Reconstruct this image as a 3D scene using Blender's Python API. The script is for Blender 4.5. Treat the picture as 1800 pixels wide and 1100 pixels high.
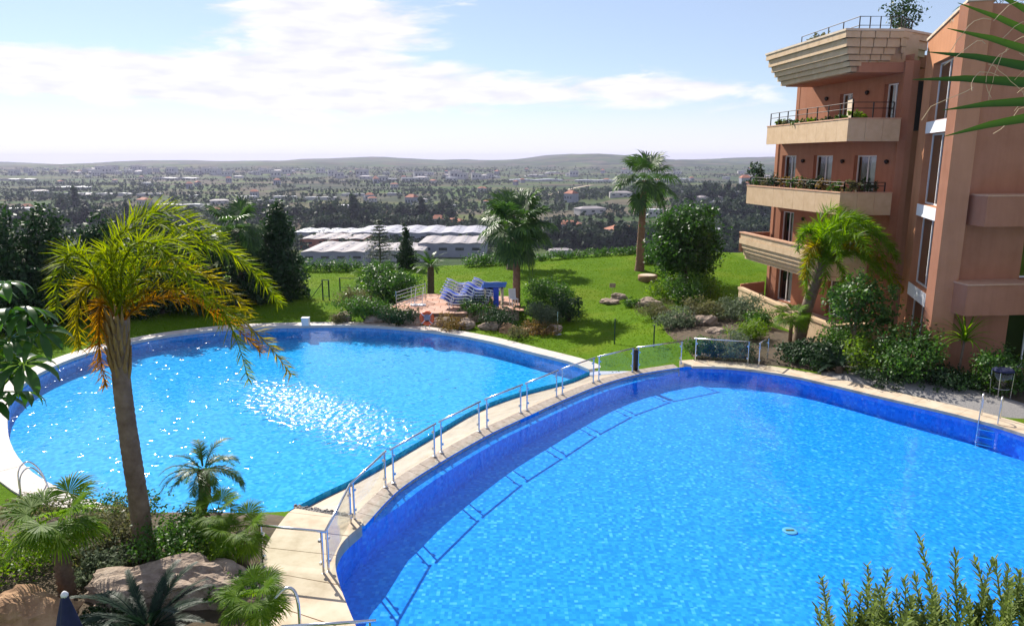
import bpy, bmesh, math, random
import numpy as np
from mathutils import Vector, Matrix, noise, geometry
for o in list(bpy.data.objects): bpy.data.objects.remove(o, do_unlink=True)
scene = bpy.context.scene
C = scene.collection
R = math.radians
# ------------------------------------------------------------ camera, sky, sun, exposure
FOC, PITCH, EYE = 1300.0, R(11.94), 9.0
cam_d = bpy.data.cameras.new('camera'); cam = bpy.data.objects.new('camera', cam_d); C.objects.link(cam)
cam.location = (0, 0, EYE); cam.rotation_euler = (R(90) - PITCH, 0, 0)
cam_d.sensor_width = 36; cam_d.lens = 36 * FOC / 1800; cam_d.clip_start = 0.05; cam_d.clip_end = 90000
scene.camera = cam
SUN_AZ, SUN_EL = R(-32.3), R(38)            # measured from +Y, positive towards +X
sun_d = bpy.data.lights.new('sun', 'SUN'); sun = bpy.data.objects.new('sun', sun_d); C.objects.link(sun)
sun_d.energy = 5.0; sun_d.angle = R(0.5); sun_d.color = (1.0, 0.94, 0.84)
sdir = Vector((math.sin(SUN_AZ) * math.cos(SUN_EL), math.cos(SUN_AZ) * math.cos(SUN_EL), math.sin(SUN_EL)))
sun.rotation_euler = sdir.to_track_quat('Z', 'Y').to_euler()
sun.location = sdir * 60
world = bpy.data.worlds.new('World'); scene.world = world; world.use_nodes = True
def build_world():
    nt = world.node_tree; N = nt.nodes; L = nt.links; N.clear()
    def n(t, **k):
        x = N.new(t)
        for a, b in k.items(): setattr(x, a, b)
        return x
    def m(op, a, b=None, c=None):
        x = n('ShaderNodeMath', operation=op)
        for i, v in enumerate((a, b, c)):
            if v is None: continue
            if isinstance(v, (int, float)): x.inputs[i].default_value = v
            else: L.new(v, x.inputs[i])
        return x.outputs[0]
    sky = n('ShaderNodeTexSky', sky_type='NISHITA'); sky.sun_disc = False
    sky.sun_elevation = SUN_EL; sky.sun_rotation = SUN_AZ
    sky.air_density = 1.0; sky.dust_density = 0.3; sky.ozone_density = 5.0; sky.altitude = 600
    bg1 = n('ShaderNodeBackground'); bg1.inputs[1].default_value = 0.08
    L.new(sky.outputs[0], bg1.inputs[0])
    tc = n('ShaderNodeTexCoord'); sp = n('ShaderNodeSeparateXYZ'); L.new(tc.outputs['Generated'], sp.inputs[0])
    x, y, z = sp.outputs
    az = m('MULTIPLY', m('ARCTAN2', x, y), 57.2958)
    el = m('MULTIPLY', m('ARCSINE', z), 57.2958)
    cb = n('ShaderNodeCombineXYZ'); L.new(m('MULTIPLY', az, 0.10), cb.inputs[0]); L.new(m('MULTIPLY', el, 0.42), cb.inputs[1])
    n1 = n('ShaderNodeTexNoise', noise_dimensions='3D'); L.new(cb.outputs[0], n1.inputs['Vector'])
    n1.inputs['Scale'].default_value = 1.5; n1.inputs['Detail'].default_value = 9; n1.inputs['Roughness'].default_value = 0.62; n1.inputs['Distortion'].default_value = 0.35
    def gauss(v, c, s): d = m('DIVIDE', m('SUBTRACT', v, c), s); return m('POWER', 2.718, m('MULTIPLY', m('MULTIPLY', d, d), -1))
    def sm(v, a, b):
        r = n('ShaderNodeMapRange', interpolation_type='SMOOTHSTEP'); L.new(v, r.inputs[0])
        r.inputs[1].default_value = a; r.inputs[2].default_value = b; return r.outputs[0]
    A = m('MULTIPLY', gauss(az, -13.0, 8.0), gauss(el, 8.5, 6.0))
    B = m('MULTIPLY', m('MULTIPLY', gauss(el, 4.7, 1.55), sm(az, 26, 14)), 0.92)
    Bl = m('MULTIPLY', m('MULTIPLY', gauss(el, 5.6, 1.2), sm(az, -14, -24)), 0.8)
    wide = m('MULTIPLY', sm(el, 11, 22), 0.15)
    bias = m('ADD', m('ADD', m('MULTIPLY', A, 0.72), m('MULTIPLY', B, 0.62)), m('ADD', wide, Bl))
    dens = m('ADD', m('MULTIPLY', m('SUBTRACT', n1.outputs[0], 0.5), 1.35), bias)
    cloud = sm(dens, 0.24, 0.58)
    haz = m('MAXIMUM', m('MULTIPLY', sm(el, 7.0, -0.6), 0.92), 0.30)
    n2 = n('ShaderNodeTexNoise'); L.new(cb.outputs[0], n2.inputs['Vector']); n2.inputs['Scale'].default_value = 3.0; n2.inputs['Detail'].default_value = 6
    rp = n('ShaderNodeValToRGB'); L.new(n2.outputs[0], rp.inputs[0])
    rp.color_ramp.elements[0].position = 0.3; rp.color_ramp.elements[0].color = (0.80, 0.79, 0.90, 1)
    rp.color_ramp.elements[1].position = 0.62; rp.color_ramp.elements[1].color = (1.0, 0.98, 1.0, 1)
    bgc = n('ShaderNodeBackground'); L.new(rp.outputs[0], bgc.inputs[0]); bgc.inputs[1].default_value = 0.72
    bgh = n('ShaderNodeBackground'); bgh.inputs[0].default_value = (0.84, 0.84, 1.0, 1); bgh.inputs[1].default_value = 0.76
    mh = n('ShaderNodeMixShader'); L.new(haz, mh.inputs[0]); L.new(bg1.outputs[0], mh.inputs[1]); L.new(bgh.outputs[0], mh.inputs[2])
    mc = n('ShaderNodeMixShader'); L.new(m('MULTIPLY', cloud, 0.93), mc.inputs[0]); L.new(mh.outputs[0], mc.inputs[1]); L.new(bgc.outputs[0], mc.inputs[2])
    out = n('ShaderNodeOutputWorld'); L.new(mc.outputs[0], out.inputs[0])
build_world()
vs = scene.view_settings; vs.view_transform = 'Standard'; vs.look = 'None'; vs.gamma = 1.0; vs.exposure = 0.62
try: vs.use_curve_mapping = False
except Exception: pass
scene.cycles.use_denoising = True
scene.cycles.max_bounces = 10; scene.cycles.transparent_max_bounces = 24
scene.cycles.caustics_reflective = False; scene.cycles.caustics_refractive = False
scene.cycles.sample_clamp_indirect = 6; scene.cycles.volume_bounces = 0

# ------------------------------------------------------------ helpers
def _ray(px, py):
    return (px - 900.0, FOC * math.cos(PITCH) + (550 - py) * math.sin(PITCH), -FOC * math.sin(PITCH) + (550 - py) * math.cos(PITCH))
def at(px, py, z=0.0):                      # photo pixel on the level z
    X, Y, Z = _ray(px, py); t = (z - EYE) / Z; return Vector((X * t, Y * t, z))
def atd(px, py, D):                         # photo pixel at distance D ahead
    X, Y, Z = _ray(px, py); t = D / Y; return Vector((X * t, D, EYE + Z * t))
def sstep(a, b, v):
    t = max(0.0, min(1.0, (v - a) / (b - a))); return t * t * (3 - 2 * t)
def mesh_np(name, V, Q):
    V = np.asarray(V, dtype=np.float32); Q = np.asarray(Q, dtype=np.int32)
    k = Q.shape[1]; me = bpy.data.meshes.new(name)
    me.vertices.add(len(V)); me.vertices.foreach_set('co', V.ravel())
    me.loops.add(Q.size); me.loops.foreach_set('vertex_index', Q.ravel())
    me.polygons.add(len(Q)); me.polygons.foreach_set('loop_start', np.arange(0, Q.size, k, dtype=np.int32))
    me.update(calc_edges=True); return me
def link(name, me, m, parent=None, smooth=False):
    if m is not None and len(me.materials) == 0: me.materials.append(m)
    if smooth: me.polygons.foreach_set('use_smooth', [True] * len(me.polygons))
    o = bpy.data.objects.new(name, me); C.objects.link(o)
    if parent is not None: o.parent = parent
    return o
class MB:
    def __init__(s): s.v = []; s.f = []
    def add(s, v, f):
        k = len(s.v); s.v += [tuple(p) for p in v]; s.f += [tuple(i + k for i in q) for q in f]; return s
    def box(s, c, d, rz=0.0, rx=0.0):
        M = Matrix.Rotation(rz, 3, 'Z') @ Matrix.Rotation(rx, 3, 'X'); c = Vector(c)
        v = [c + M @ Vector((sx * d[0] / 2, sy * d[1] / 2, sz * d[2] / 2)) for sx in (-1, 1) for sy in (-1, 1) for sz in (-1, 1)]
        return s.add(v, [(0, 1, 3, 2), (4, 6, 7, 5), (0, 4, 5, 1), (2, 3, 7, 6), (0, 2, 6, 4), (1, 5, 7, 3)])
    def prism(s, pts, z0, z1):
        n = len(pts); zz0 = z0 if isinstance(z0, (list, tuple)) else [z0] * n; zz1 = z1 if isinstance(z1, (list, tuple)) else [z1] * n
        v = [(p[0], p[1], zz0[i]) for i, p in enumerate(pts)] + [(p[0], p[1], zz1[i]) for i, p in enumerate(pts)]
        return s.add(v, [tuple(range(n))[::-1], tuple(range(n, 2 * n))] + [(i, (i + 1) % n, n + (i + 1) % n, n + i) for i in range(n)])
    def tube(s, path, rad, n=8, cap=True):
        path = [Vector(p) for p in path]; m = len(path)
        rads = rad if isinstance(rad, (list, tuple)) else [rad] * m
        rings = []; ref = None
        for i, p in enumerate(path):
            t = (path[min(i + 1, m - 1)] - path[max(i - 1, 0)]).normalized()
            if ref is None: ref = Vector((1, 0, 0)) if abs(t.x) < 0.8 else Vector((0, 1, 0))
            a = (ref - t * ref.dot(t)).normalized(); ref = a; b = t.cross(a)
            rings.append([p + (a * math.cos(2 * math.pi * k / n) + b * math.sin(2 * math.pi * k / n)) * rads[i] for k in range(n)])
        f = [(i * n + k, i * n + (k + 1) % n, (i + 1) * n + (k + 1) % n, (i + 1) * n + k) for i in range(m - 1) for k in range(n)]
        if cap: f += [tuple(range(n))[::-1], tuple((m - 1) * n + k for k in range(n))]
        return s.add([p for r in rings for p in r], f)
    def lathe(s, c, prof, n=16):
        v = []; m = len(prof)
        for r, z in prof:
            for k in range(n):
                a = 2 * math.pi * k / n; v.append((c[0] + r * math.cos(a), c[1] + r * math.sin(a), c[2] + z))
        f = [(i * n + k, i * n + (k + 1) % n, (i + 1) * n + (k + 1) % n, (i + 1) * n + k) for i in range(m - 1) for k in range(n)]
        f += [tuple(range(n))[::-1], tuple((m - 1) * n + k for k in range(n))]
        return s.add(v, f)
    def mesh(s, name):
        me = bpy.data.meshes.new(name); me.from_pydata(s.v, [], s.f); me.update(); return me
    def build(s, name, m, parent=None, smooth=False): return link(name, s.mesh(name), m, parent, smooth)
def tag(o, label=None, cat=None, group=None, kind=None):
    if label: o['label'] = label
    if cat: o['category'] = cat
    if group: o['group'] = group
    if kind: o['kind'] = kind
    return o
def thing(name, label, cat, loc=(0, 0, 0), rz=0.0, group=None):
    o = bpy.data.objects.new(name, None); C.objects.link(o); o.location = loc; o.rotation_euler = (0, 0, rz)
    o.empty_display_size = 0.2
    return tag(o, label, cat, group)
def copy_thing(src, loc, rz=0.0, label=None, scale=None):
    r = src.copy(); C.objects.link(r); r.location = loc; r.rotation_euler = (0, 0, rz)
    if label: r['label'] = label
    if scale: r.scale = (scale,) * 3
    for ch in src.children:
        c = ch.copy(); C.objects.link(c); c.parent = r
        for g in ch.children:
            d = g.copy(); C.objects.link(d); d.parent = c
    return r
def spline(pts, per=6, closed=False):
    P = [Vector(p) for p in pts]; n = len(P); out = []
    for i in range(n if closed else n - 1):
        if closed: a, b, c, d = P[i - 1], P[i], P[(i + 1) % n], P[(i + 2) % n]
        else: a, b, c, d = P[max(i - 1, 0)], P[i], P[i + 1], P[min(i + 2, n - 1)]
        for k in range(per):
            t = k / per
            out.append(0.5 * ((2 * b) + (c - a) * t + (2 * a - 5 * b + 4 * c - d) * t * t + (3 * b - a - 3 * c + d) * t ** 3))
    if not closed: out.append(P[-1])
    return out
def resample(P, step):
    out = [P[0]]; acc = 0.0
    for a, b in zip(P[:-1], P[1:]):
        L = (b - a).length; d = step - acc
        while d <= L: out.append(a.lerp(b, d / L)); d += step
        acc = L - (d - step)
    return out
def offset(P, w, closed=False):             # to the left of travel
    n = len(P); out = []
    for i, p in enumerate(P):
        a = P[(i - 1) % n] if closed else P[max(i - 1, 0)]; b = P[(i + 1) % n] if closed else P[min(i + 1, n - 1)]
        t = (b - a).normalized(); out.append(Vector((p[0] - t[1] * w, p[1] + t[0] * w)))
    return out
def inside(p, poly):
    x, y = p[0], p[1]; r = False; j = len(poly) - 1
    for i in range(len(poly)):
        xi, yi, xj, yj = poly[i][0], poly[i][1], poly[j][0], poly[j][1]
        if (yi > y) != (yj > y) and x < (xj - xi) * (y - yi) / (yj - yi) + xi: r = not r
        j = i
    return r
# ------------------------------------------------------------ materials
def _new(name):
    m = bpy.data.materials.new(name); m.use_nodes = True; nt = m.node_tree
    return m, nt, nt.nodes['Principled BSDF']
def _ramp(nt, fac, cols):
    r = nt.nodes.new('ShaderNodeValToRGB'); nt.links.new(fac, r.inputs[0]); e = r.color_ramp.elements
    while len(e) < len(cols): e.new(0.5)
    for i, (p, c) in enumerate(cols): e[i].position = p; e[i].color = (*c, 1)
    return r.outputs[0]
def _noise(nt, scale, detail=6, rough=0.6, vec=None):
    t = nt.nodes.new('ShaderNodeTexNoise'); t.inputs['Scale'].default_value = scale; t.inputs['Detail'].default_value = detail; t.inputs['Roughness'].default_value = rough
    if vec is None:
        c = nt.nodes.new('ShaderNodeTexCoord'); vec = c.outputs['Object']
    nt.links.new(vec, t.inputs['Vector']); return t.outputs[0]
def _bump(nt, b, h, strength, dist=0.02):
    k = nt.nodes.new('ShaderNodeBump'); k.inputs['Strength'].default_value = strength; k.inputs['Distance'].default_value = dist
    nt.links.new(h, k.inputs['Height']); nt.links.new(k.outputs[0], b.inputs['Normal'])
def pm(name, c1, c2=None, scale=3.0, rough=0.85, metal=0.0, bump=0.0, bscale=40.0, spec=0.4, bdist=0.02, c3=None):
    m, nt, b = _new(name)
    b.inputs['Roughness'].default_value = rough; b.inputs['Metallic'].default_value = metal; b.inputs['Specular IOR Level'].default_value = spec
    if c2 is None: b.inputs['Base Color'].default_value = (*c1, 1)
    else:
        f = _noise(nt, scale, 8, 0.65)
        cols = [(0.32, c1), (0.68, c2)] if c3 is None else [(0.3, c1), (0.5, c2), (0.7, c3)]
        nt.links.new(_ramp(nt, f, cols), b.inputs['Base Color'])
    if bump: _bump(nt, b, _noise(nt, bscale, 5), bump, bdist)
    return m
def leafm(name, c1, c2, trans=0.35, rough=0.38, spec=0.5, c3=None):
    m, nt, b = _new(name); b.inputs['Roughness'].default_value = min(.7, rough + .12); b.inputs['Specular IOR Level'].default_value = spec * .6
    g = nt.nodes.new('ShaderNodeNewGeometry')
    cols = [(0.0, c1), (1.0, c2)] if c3 is None else [(0.0, c1), (0.6, c2), (1.0, c3)]
    col = _ramp(nt, g.outputs['Random Per Island'], cols)
    nt.links.new(col, b.inputs['Base Color'])
    t = nt.nodes.new('ShaderNodeBsdfTranslucent'); h = nt.nodes.new('ShaderNodeHueSaturation'); h.inputs['Value'].default_value = 2.0; h.inputs['Saturation'].default_value = 1.12
    nt.links.new(col, h.inputs['Color']); nt.links.new(h.outputs[0], t.inputs[0])
    x = nt.nodes.new('ShaderNodeMixShader'); x.inputs[0].default_value = trans
    nt.links.new(b.outputs[0], x.inputs[1]); nt.links.new(t.outputs[0], x.inputs[2])
    nt.links.new(x.outputs[0], nt.nodes['Material Output'].inputs[0]); return m
M = {}
HAZE = 0.85e-4
def stucco_mat(name, c1, c2):
    m, nt, bs = _new(name); bs.inputs['Roughness'].default_value = 0.92; bs.inputs['Specular IOR Level'].default_value = 0.15
    tc = nt.nodes.new('ShaderNodeTexCoord'); mp = nt.nodes.new('ShaderNodeMapping'); nt.links.new(tc.outputs['Object'], mp.inputs[0]); mp.inputs['Scale'].default_value = (2.2, 2.2, 0.16)
    col = _ramp(nt, _noise(nt, 0.7, 7, 0.65, tc.outputs['Object']), [(0.3, c1), (0.7, c2)])
    st = _ramp(nt, _noise(nt, 1.6, 5, 0.6, mp.outputs[0]), [(0.34, (0.80, 0.78, 0.76)), (0.56, (1, 1, 1))])
    mx = nt.nodes.new('ShaderNodeMix'); mx.data_type = 'RGBA'; mx.blend_type = 'MULTIPLY'; mx.inputs[0].default_value = 0.75
    mx.inputs[0].default_value = 0.4; nt.links.new(col, mx.inputs[6]); nt.links.new(st, mx.inputs[7]); nt.links.new(mx.outputs[2], bs.inputs['Base Color'])
    _bump(nt, bs, _noise(nt, 60, 5), 0.25, 0.02); return m
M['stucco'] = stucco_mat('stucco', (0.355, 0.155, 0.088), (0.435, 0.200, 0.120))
M['stucco_sunlit'] = stucco_mat('stucco_sunlit', (0.43, 0.195, 0.098), (0.51, 0.24, 0.128))  # same paint as the other walls, sunlight on the tower's left face put into its colour
M['stone_panel'] = pm('stone_panel', (0.51, 0.345, 0.20), (0.60, 0.425, 0.265), 2.5, 0.8, bump=0.15, bscale=30, spec=0.3)
M['stone_course'] = pm('stone_course', (0.52, 0.365, 0.22), (0.63, 0.465, 0.30), 2.2, 0.85, bump=0.3, bscale=18, spec=0.25)
M['coping_brick'] = pm('coping_brick', (0.50, 0.27, 0.16), (0.6, 0.36, 0.23), 3, 0.8)
M['white_panel'] = pm('white_panel', (0.74, 0.74, 0.76), (0.8, 0.8, 0.82), 2, 0.5)
M['window_frame'] = pm('window_frame', (0.75, 0.74, 0.72), rough=0.5)
M['dark_metal'] = pm('dark_metal', (0.03, 0.025, 0.022), (0.05, 0.04, 0.035), 6, 0.5, 0.6)
M['steel'] = pm('steel', (0.55, 0.56, 0.58), (0.68, 0.68, 0.69), 5, 0.25, 1.0)
M['curtain'] = pm('curtain', (0.6, 0.58, 0.54), (0.72, 0.70, 0.66), 3, 0.9)
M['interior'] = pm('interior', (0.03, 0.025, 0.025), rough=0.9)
M['coping'] = pm('coping', (0.43, 0.32, 0.21), (0.59, 0.47, 0.34), 1.3, 0.8, bump=0.12, bscale=25, c3=(0.66, 0.56, 0.43))
M['coping_pale'] = pm('coping_pale', (0.52, 0.46, 0.41), (0.62, 0.57, 0.52), 1.5, 0.75, bump=0.1, bscale=25)
M['slope_stone'] = pm('slope_stone', (0.33, 0.24, 0.16), (0.46, 0.35, 0.25), 1.6, 0.55, bump=0.25, bscale=12, c3=(0.52, 0.42, 0.32))
M['rim_stone'] = pm('rim_stone', (0.36, 0.28, 0.2), (0.58, 0.50, 0.42), 6, 0.4, bump=0.2, bscale=20)
M['gravel'] = pm('gravel', (0.20, 0.19, 0.19), (0.36, 0.34, 0.32), 25, 0.9, bump=0.8, bscale=30, bdist=0.05)
M['terracotta'] = pm('terracotta', (0.42, 0.20, 0.12), (0.52, 0.29, 0.20), 1.5, 0.8, bump=0.1)
M['terracotta2'] = pm('terracotta2', (0.48, 0.27, 0.19), (0.58, 0.36, 0.27), 1.5, 0.8, bump=0.1)
M['rock'] = pm('rock', (0.17, 0.125, 0.095), (0.34, 0.26, 0.20), 2.2, 0.95, bump=0.9, bscale=6, bdist=0.12, c3=(0.47, 0.38, 0.30))
M['rock_orange'] = pm('rock_orange', (0.22, 0.12, 0.06), (0.36, 0.21, 0.11), 2.0, 0.9, bump=0.7, bscale=5, bdist=0.1, c3=(0.46, 0.29, 0.16))
M['drain_pale'] = pm('drain_pale', (0.10, 0.42, 0.60), rough=.6)
M['soil'] = pm('soil', (0.06, 0.045, 0.03), (0.12, 0.085, 0.05), 3, 0.95, bump=0.6, bscale=10, bdist=0.05)
M['trunk'] = pm('trunk', (0.09, 0.06, 0.04), (0.17, 0.12, 0.08), 6, 0.9, bump=0.7, bscale=14, bdist=0.04)
M['trunk_grey'] = pm('trunk_grey', (0.13, 0.085, 0.055), (0.25, 0.18, 0.125), 4, 0.9, bump=0.6, bscale=12, bdist=0.04)
M['trunk_red'] = pm('trunk_red', (0.16, 0.085, 0.05), (0.28, 0.165, 0.10), 5, 0.9, bump=0.7, bscale=12, bdist=0.04)
M['boot'] = pm('boot', (0.17, 0.105, 0.035), (0.30, 0.20, 0.07), 5, 0.8, bump=0.4, bscale=20)
M['bark'] = pm('bark', (0.05, 0.04, 0.03), (0.10, 0.08, 0.06), 6, 0.9, bump=0.5, bscale=15)
M['green_post'] = pm('green_post', (0.015, 0.05, 0.03), rough=0.5)
M['white_plastic'] = pm('white_plastic', (0.75, 0.75, 0.75), (0.8, 0.8, 0.8), 3, 0.4)
M['blue_sling'] = pm('blue_sling', (0.02, 0.06, 0.42), (0.035, 0.09, 0.55), 3, 0.7)
M['blue_pad'] = pm('blue_pad', (0.07, 0.16, 0.50), (0.10, 0.22, 0.58), 3, 0.6)
M['orange_buoy'] = pm('orange_buoy', (0.75, 0.09, 0.02), (0.8, 0.13, 0.03), 3, 0.45)
M['navy_cloth'] = pm('navy_cloth', (0.015, 0.02, 0.06), (0.025, 0.03, 0.085), 4, 0.85)
M['roof_metal'] = pm('roof_metal', (0.30, 0.30, 0.35), (0.42, 0.41, 0.46), 0.08, 0.6)
M['roof_pale'] = pm('roof_pale', (0.27, 0.24, 0.24), (0.38, 0.34, 0.34), 0.1, 0.7)
M['roof_white'] = pm('roof_white', (0.50, 0.50, 0.53), (0.62, 0.62, 0.65), 0.1, 0.5)
M['wall_grey'] = pm('wall_grey', (0.26, 0.27, 0.31), (0.36, 0.36, 0.40), 0.1, 0.8)
M['wall_white'] = pm('wall_white', (0.40, 0.38, 0.36), (0.52, 0.50, 0.48), 0.2, 0.8)
M['roof_tile'] = pm('roof_tile', (0.33, 0.11, 0.06), (0.45, 0.18, 0.10), 0.5, 0.85)
M['bin_wall'] = pm('bin_wall', (0.35, 0.27, 0.22), (0.45, 0.36, 0.3), 4, 0.3)
# leaves
M['leaf_dark'] = leafm('leaf_dark', (0.012, 0.034, 0.012), (0.034, 0.075, 0.020), 0.2, 0.42, 0.45)
M['leaf_mid'] = leafm('leaf_mid', (0.028, 0.078, 0.012), (0.080, 0.165, 0.026), 0.34, 0.36)
M['leaf_ficus'] = leafm('leaf_ficus', (0.018, 0.055, 0.010), (0.055, 0.13, 0.018), 0.30, 0.30)
M['leaf_light'] = leafm('leaf_light', (0.07, 0.14, 0.014), (0.17, 0.25, 0.030), 0.40, 0.40)
M['leaf_grey'] = leafm('leaf_grey', (0.075, 0.105, 0.055), (0.155, 0.19, 0.115), 0.25, 0.6, 0.3)
M['leaf_olive'] = leafm('leaf_olive', (0.065, 0.075, 0.03), (0.16, 0.155, 0.065), 0.3, 0.55, 0.3)
M['leaf_ochre'] = leafm('leaf_ochre', (0.10, 0.07, 0.02), (0.21, 0.14, 0.045), 0.35, 0.5, 0.3)
M['frond_gold'] = leafm('frond_gold', (0.075, 0.120, 0.003), (0.20, 0.225, 0.006), 0.55, 0.45, 0.2)
M['frond_dry'] = leafm('frond_dry', (0.17, 0.080, 0.004), (0.32, 0.145, 0.006), 0.55, 0.5, 0.2)
M['frond_yellow'] = leafm('frond_yellow', (0.13, 0.125, 0.004), (0.27, 0.205, 0.008), 0.55, 0.45, 0.2)
M['frond_green'] = leafm('frond_green', (0.026, 0.075, 0.010), (0.075, 0.15, 0.020), 0.34, 0.34, 0.5)
M['frond_fan'] = leafm('frond_fan', (0.026, 0.062, 0.016), (0.075, 0.145, 0.030), 0.30, 0.34, 0.55)
M['frond_bright'] = leafm('frond_bright', (0.065, 0.145, 0.006), (0.16, 0.26, 0.014), 0.48, 0.4, 0.3)
M['frond_cycad'] = leafm('frond_cycad', (0.008, 0.022, 0.012), (0.020, 0.044, 0.022), 0.12, 0.4, 0.3)
M['frond_dark'] = leafm('frond_dark', (0.012, 0.036, 0.006), (0.038, 0.08, 0.010), 0.24, 0.35, 0.4)
M['rosemary'] = leafm('rosemary', (0.085, 0.13, 0.028), (0.20, 0.25, 0.065), 0.32, 0.5, 0.3)
M['schefflera'] = leafm('schefflera', (0.022, 0.065, 0.012), (0.060, 0.13, 0.022), 0.34, 0.25, 0.6)
M['far_leaf'] = leafm('far_leaf', (0.022, 0.042, 0.024), (0.050, 0.078, 0.034), 0.12, 0.7, 0.2)
M['far_leaf_light'] = leafm('far_leaf_light', (0.034, 0.055, 0.022), (0.07, 0.09, 0.038), 0.1, 0.7, 0.2)
M['flower'] = leafm('flower', (0.55, 0.48, 0.5), (0.75, 0.68, 0.7), 0.2, 0.6)
M['blade'] = leafm('blade', (0.080, 0.165, 0.006), (0.15, 0.225, 0.012), 0.28, 0.6, 0.1)
M['fibre'] = pm('fibre', (0.5, 0.38, 0.24), rough=0.7)
def _schlick(nt, f0, normal=None, extra=0.0):   # reflectance of a thin surface, the same from both sides
    g = nt.nodes.new('ShaderNodeNewGeometry'); d = nt.nodes.new('ShaderNodeVectorMath'); d.operation = 'DOT_PRODUCT'
    nt.links.new(g.outputs['Incoming'], d.inputs[0]); nt.links.new(normal if normal is not None else g.outputs['Normal'], d.inputs[1])
    def m(op, a, b):
        x = nt.nodes.new('ShaderNodeMath'); x.operation = op; x.use_clamp = True
        for i, v in enumerate((a, b)):
            if isinstance(v, (int, float)): x.inputs[i].default_value = v
            else: nt.links.new(v, x.inputs[i])
        return x.outputs[0]
    ab = nt.nodes.new('ShaderNodeMath'); ab.operation = 'ABSOLUTE'; nt.links.new(d.outputs['Value'], ab.inputs[0])
    p = m('POWER', m('SUBTRACT', 1.0, ab.outputs[0]), 5.0)
    return m('ADD', m('MULTIPLY', p, 1 - f0), f0 + extra)
def glass_mat(name, tint, amount, rough=0.02, f0=0.04):
    m, nt, b = _new(name); nt.nodes.remove(b)
    t = nt.nodes.new('ShaderNodeBsdfTransparent'); t.inputs[0].default_value = (*tint, 1)
    g = nt.nodes.new('ShaderNodeBsdfGlossy'); g.inputs['Roughness'].default_value = rough
    x = nt.nodes.new('ShaderNodeMixShader'); nt.links.new(_schlick(nt, f0, None, amount), x.inputs[0]); nt.links.new(t.outputs[0], x.inputs[1]); nt.links.new(g.outputs[0], x.inputs[2])
    nt.links.new(x.outputs[0], nt.nodes['Material Output'].inputs[0]); return m
M['rail_glass'] = glass_mat('rail_glass', (0.94, 0.975, 0.965), 0.0, 0.02, 0.018)
M['clear_plastic'] = glass_mat('clear_plastic', (0.75, 0.70, 0.66), 0.05, 0.1)
M['window_glass'] = glass_mat('window_glass', (0.75, 0.85, 0.86), 0.10)
def pane_mat():
    m, nt, b = _new('window_pane'); b.inputs['Base Color'].default_value = (0.02, 0.03, 0.035, 1); b.inputs['Roughness'].default_value = 0.03; b.inputs['Specular IOR Level'].default_value = 0.9
    return m
M['pane'] = pane_mat()
def tile_mat(name, cols, size, grout, rough=0.3):
    m, nt, b = _new(name); b.inputs['Roughness'].default_value = 0.9; b.inputs['Specular IOR Level'].default_value = 0.0   # under water: no gloss of its own
    c = nt.nodes.new('ShaderNodeTexCoord')
    mp = nt.nodes.new('ShaderNodeMapping'); nt.links.new(c.outputs['Object'], mp.inputs[0]); mp.inputs['Scale'].default_value = (1 / size,) * 3
    fl = nt.nodes.new('ShaderNodeVectorMath'); fl.operation = 'FLOOR'; nt.links.new(mp.outputs[0], fl.inputs[0])
    wn = nt.nodes.new('ShaderNodeTexWhiteNoise'); nt.links.new(fl.outputs[0], wn.inputs[0])
    n2 = _noise(nt, 0.35, 3)
    col = _ramp(nt, wn.outputs[0], cols)  # random tile tones also stand in for ripple-light speckle on the floor
    mx = nt.nodes.new('ShaderNodeMix'); mx.data_type = 'RGBA'; mx.blend_type = 'MULTIPLY'; mx.inputs[0].default_value = 0.25
    nt.links.new(col, mx.inputs[6]); nt.links.new(_ramp(nt, n2, [(0.3, (0.75, 0.85, 0.95)), (0.7, (1, 1, 1))]), mx.inputs[7])
    nt.links.new(mx.outputs[2], b.inputs['Base Color']); return m
M['tile_deep'] = tile_mat('tile_deep', [(0.0, (0.012, 0.235, 0.80)), (0.5, (0.018, 0.300, 0.92)), (0.9, (0.03, 0.36, 0.96)), (1.0, (0.08, 0.47, 0.97))], 0.085, 0)
M['tile_cyan'] = tile_mat('tile_cyan', [(0.0, (0.015, 0.30, 0.68)), (0.5, (0.025, 0.37, 0.80)), (1.0, (0.06, 0.46, 0.88))], 0.12, 0)
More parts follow.
